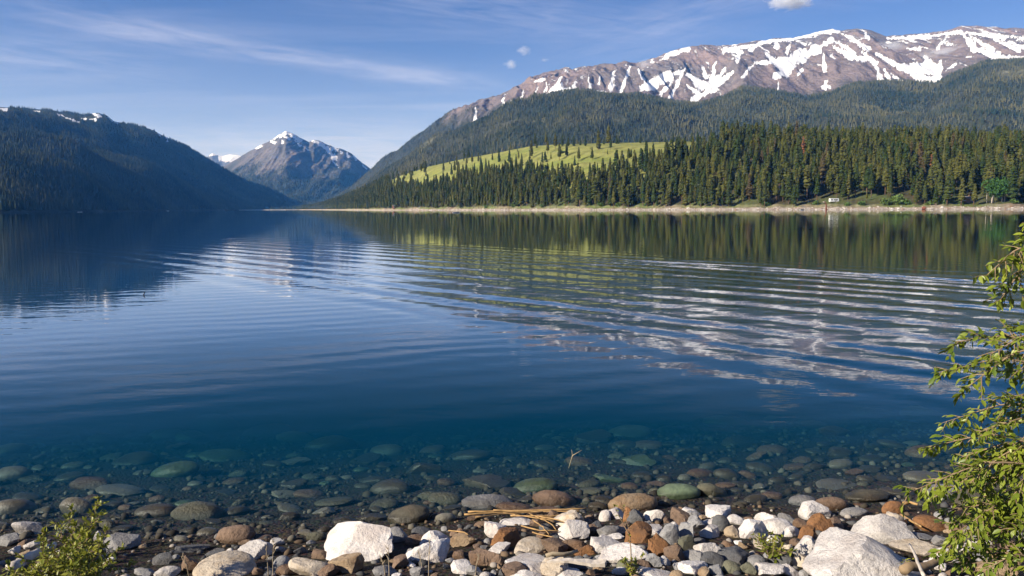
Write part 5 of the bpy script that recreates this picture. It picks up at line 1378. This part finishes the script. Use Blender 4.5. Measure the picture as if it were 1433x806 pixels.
# ------------------------------------------------------------------ clouds
def cloud(px, py, w, h, dep, dens, seed, name, label, col=(1, 1, 1), thr=0.42):
    P = unproj(px, py, dep); sx = 0.5*w*dep/F; sz = 0.5*h*dep/F
    D, Fc = ico(4); g_ = np.random.default_rng(seed); s0_ = g_.uniform(0, 60)
    r_ = 1.0+0.22*fbm(D[:, 0]*1.8+s0_, D[:, 2]*1.8+D[:, 1], 4)
    me = mesh_from(name, D*r_[:, None], Fc)
    t = NT(name+'_vapour'); tc_ = t.n('ShaderNodeTexCoord').outputs['Object']
    ln = t.n('ShaderNodeVectorMath', operation='LENGTH'); t.l(tc_, ln.inputs[0])
    of = t.n('ShaderNodeVectorMath', operation='ADD'); t.l(tc_, of.inputs[0]); of.inputs[1].default_value = (seed*3.1, 0, seed*1.7)
    sc2 = t.n('ShaderNodeVectorMath', operation='MULTIPLY'); t.l(of.outputs[0], sc2.inputs[0]); sc2.inputs[1].default_value = (max(1, w/h*0.6), 1, 1)
    nz = t.noise(sc2.outputs[0], 1.7, 5, 0.6, 0.3)
    f_ = t.ramp(ln.outputs['Value'], 0.15, 1.0, 1.0, 0.0)
    dens = dens*(3.6 if name == 'mist_patch' else 1.3)
    dd = t.math('MULTIPLY', t.math('SUBTRACT', t.math('ADD', t.math('MULTIPLY', f_, 0.6), nz), thr+0.36, clamp=True), dens*3.0)
    pv = t.n('ShaderNodeVolumePrincipled'); pv.inputs['Color'].default_value = col+(1,); t.l(dd, pv.inputs['Density']); pv.inputs['Anisotropy'].default_value = 0.1
    t.l(pv.outputs[0], t.out.inputs['Volume'])
    me.materials.append(t.m)
    o = link(name, me, None, P); o.scale = (sx, sx*0.7, sz); setp(o, label, 'cloud', None); return o
cloud(1108, 2, 104, 34, 9500, 0.012, 3, 'cloud', 'small white cumulus cloud cut by the top edge above the snowy ridge')
cloud(734, 71, 34, 20, 9800, 0.006, 5, 'cloud', 'faint white puff of cloud above the left end of the snowy ridge')
cloud(714, 90, 32, 20, 9800, 0.006, 8, 'cloud', 'faint white puff just below the other puff over the left ridge end')
cloud(762, 84, 20, 10, 9800, 0.004, 9, 'cloud', 'tiny white wisp right of the two puffs over the ridge')
cloud(1090, 98, 74, 34, 5100, 0.0030, 12, 'mist_patch', 'thin mist hanging in the left snow bowl of the ridge', (0.95, 0.96, 1), 0.36)
cloud(1245, 66, 70, 20, 5250, 0.0032, 14, 'mist_patch', 'thin grey mist below the summit of the snowy ridge', (0.95, 0.96, 1), 0.36)
cloud(1325, 78, 110, 34, 5100, 0.0034, 15, 'mist_patch', 'broad grey mist above the right snow bowl of the ridge', (0.95, 0.96, 1), 0.34)
cloud(1390, 84, 90, 22, 4900, 0.0034, 17, 'mist_patch', 'grey mist drifting over the dark trees at the right end of the ridge', (0.95, 0.96, 1), 0.36)
cloud(905, 92, 46, 28, 5500, 0.0022, 19, 'mist_patch', 'faint mist on the left shoulder of the snowy ridge', (0.95, 0.96, 1), 0.36)

# ------------------------------------------------------------------ air
HB = ((-15500, 15500), (-3000, 18500), (-18, 1560))
g_ = Geo(); g_.box(((HB[0][0]+HB[0][1])/2, (HB[1][0]+HB[1][1])/2, (HB[2][0]+HB[2][1])/2), (HB[0][1]-HB[0][0], HB[1][1]-HB[1][0], HB[2][1]-HB[2][0]))
t = NT('haze'); pv = t.n('ShaderNodeVolumePrincipled'); pv.inputs['Color'].default_value = (0.09, 0.37, 1.0, 1); pv.inputs['Absorption Color'].default_value = (1, 1, 1, 1); pv.inputs['Density'].default_value = 3.7e-5
t.l(pv.outputs[0], t.out.inputs['Volume'])
setp(link('haze', g_.mesh('haze', t.m)), 'blue haze over the lake and mountains', None, None, 'stuff')
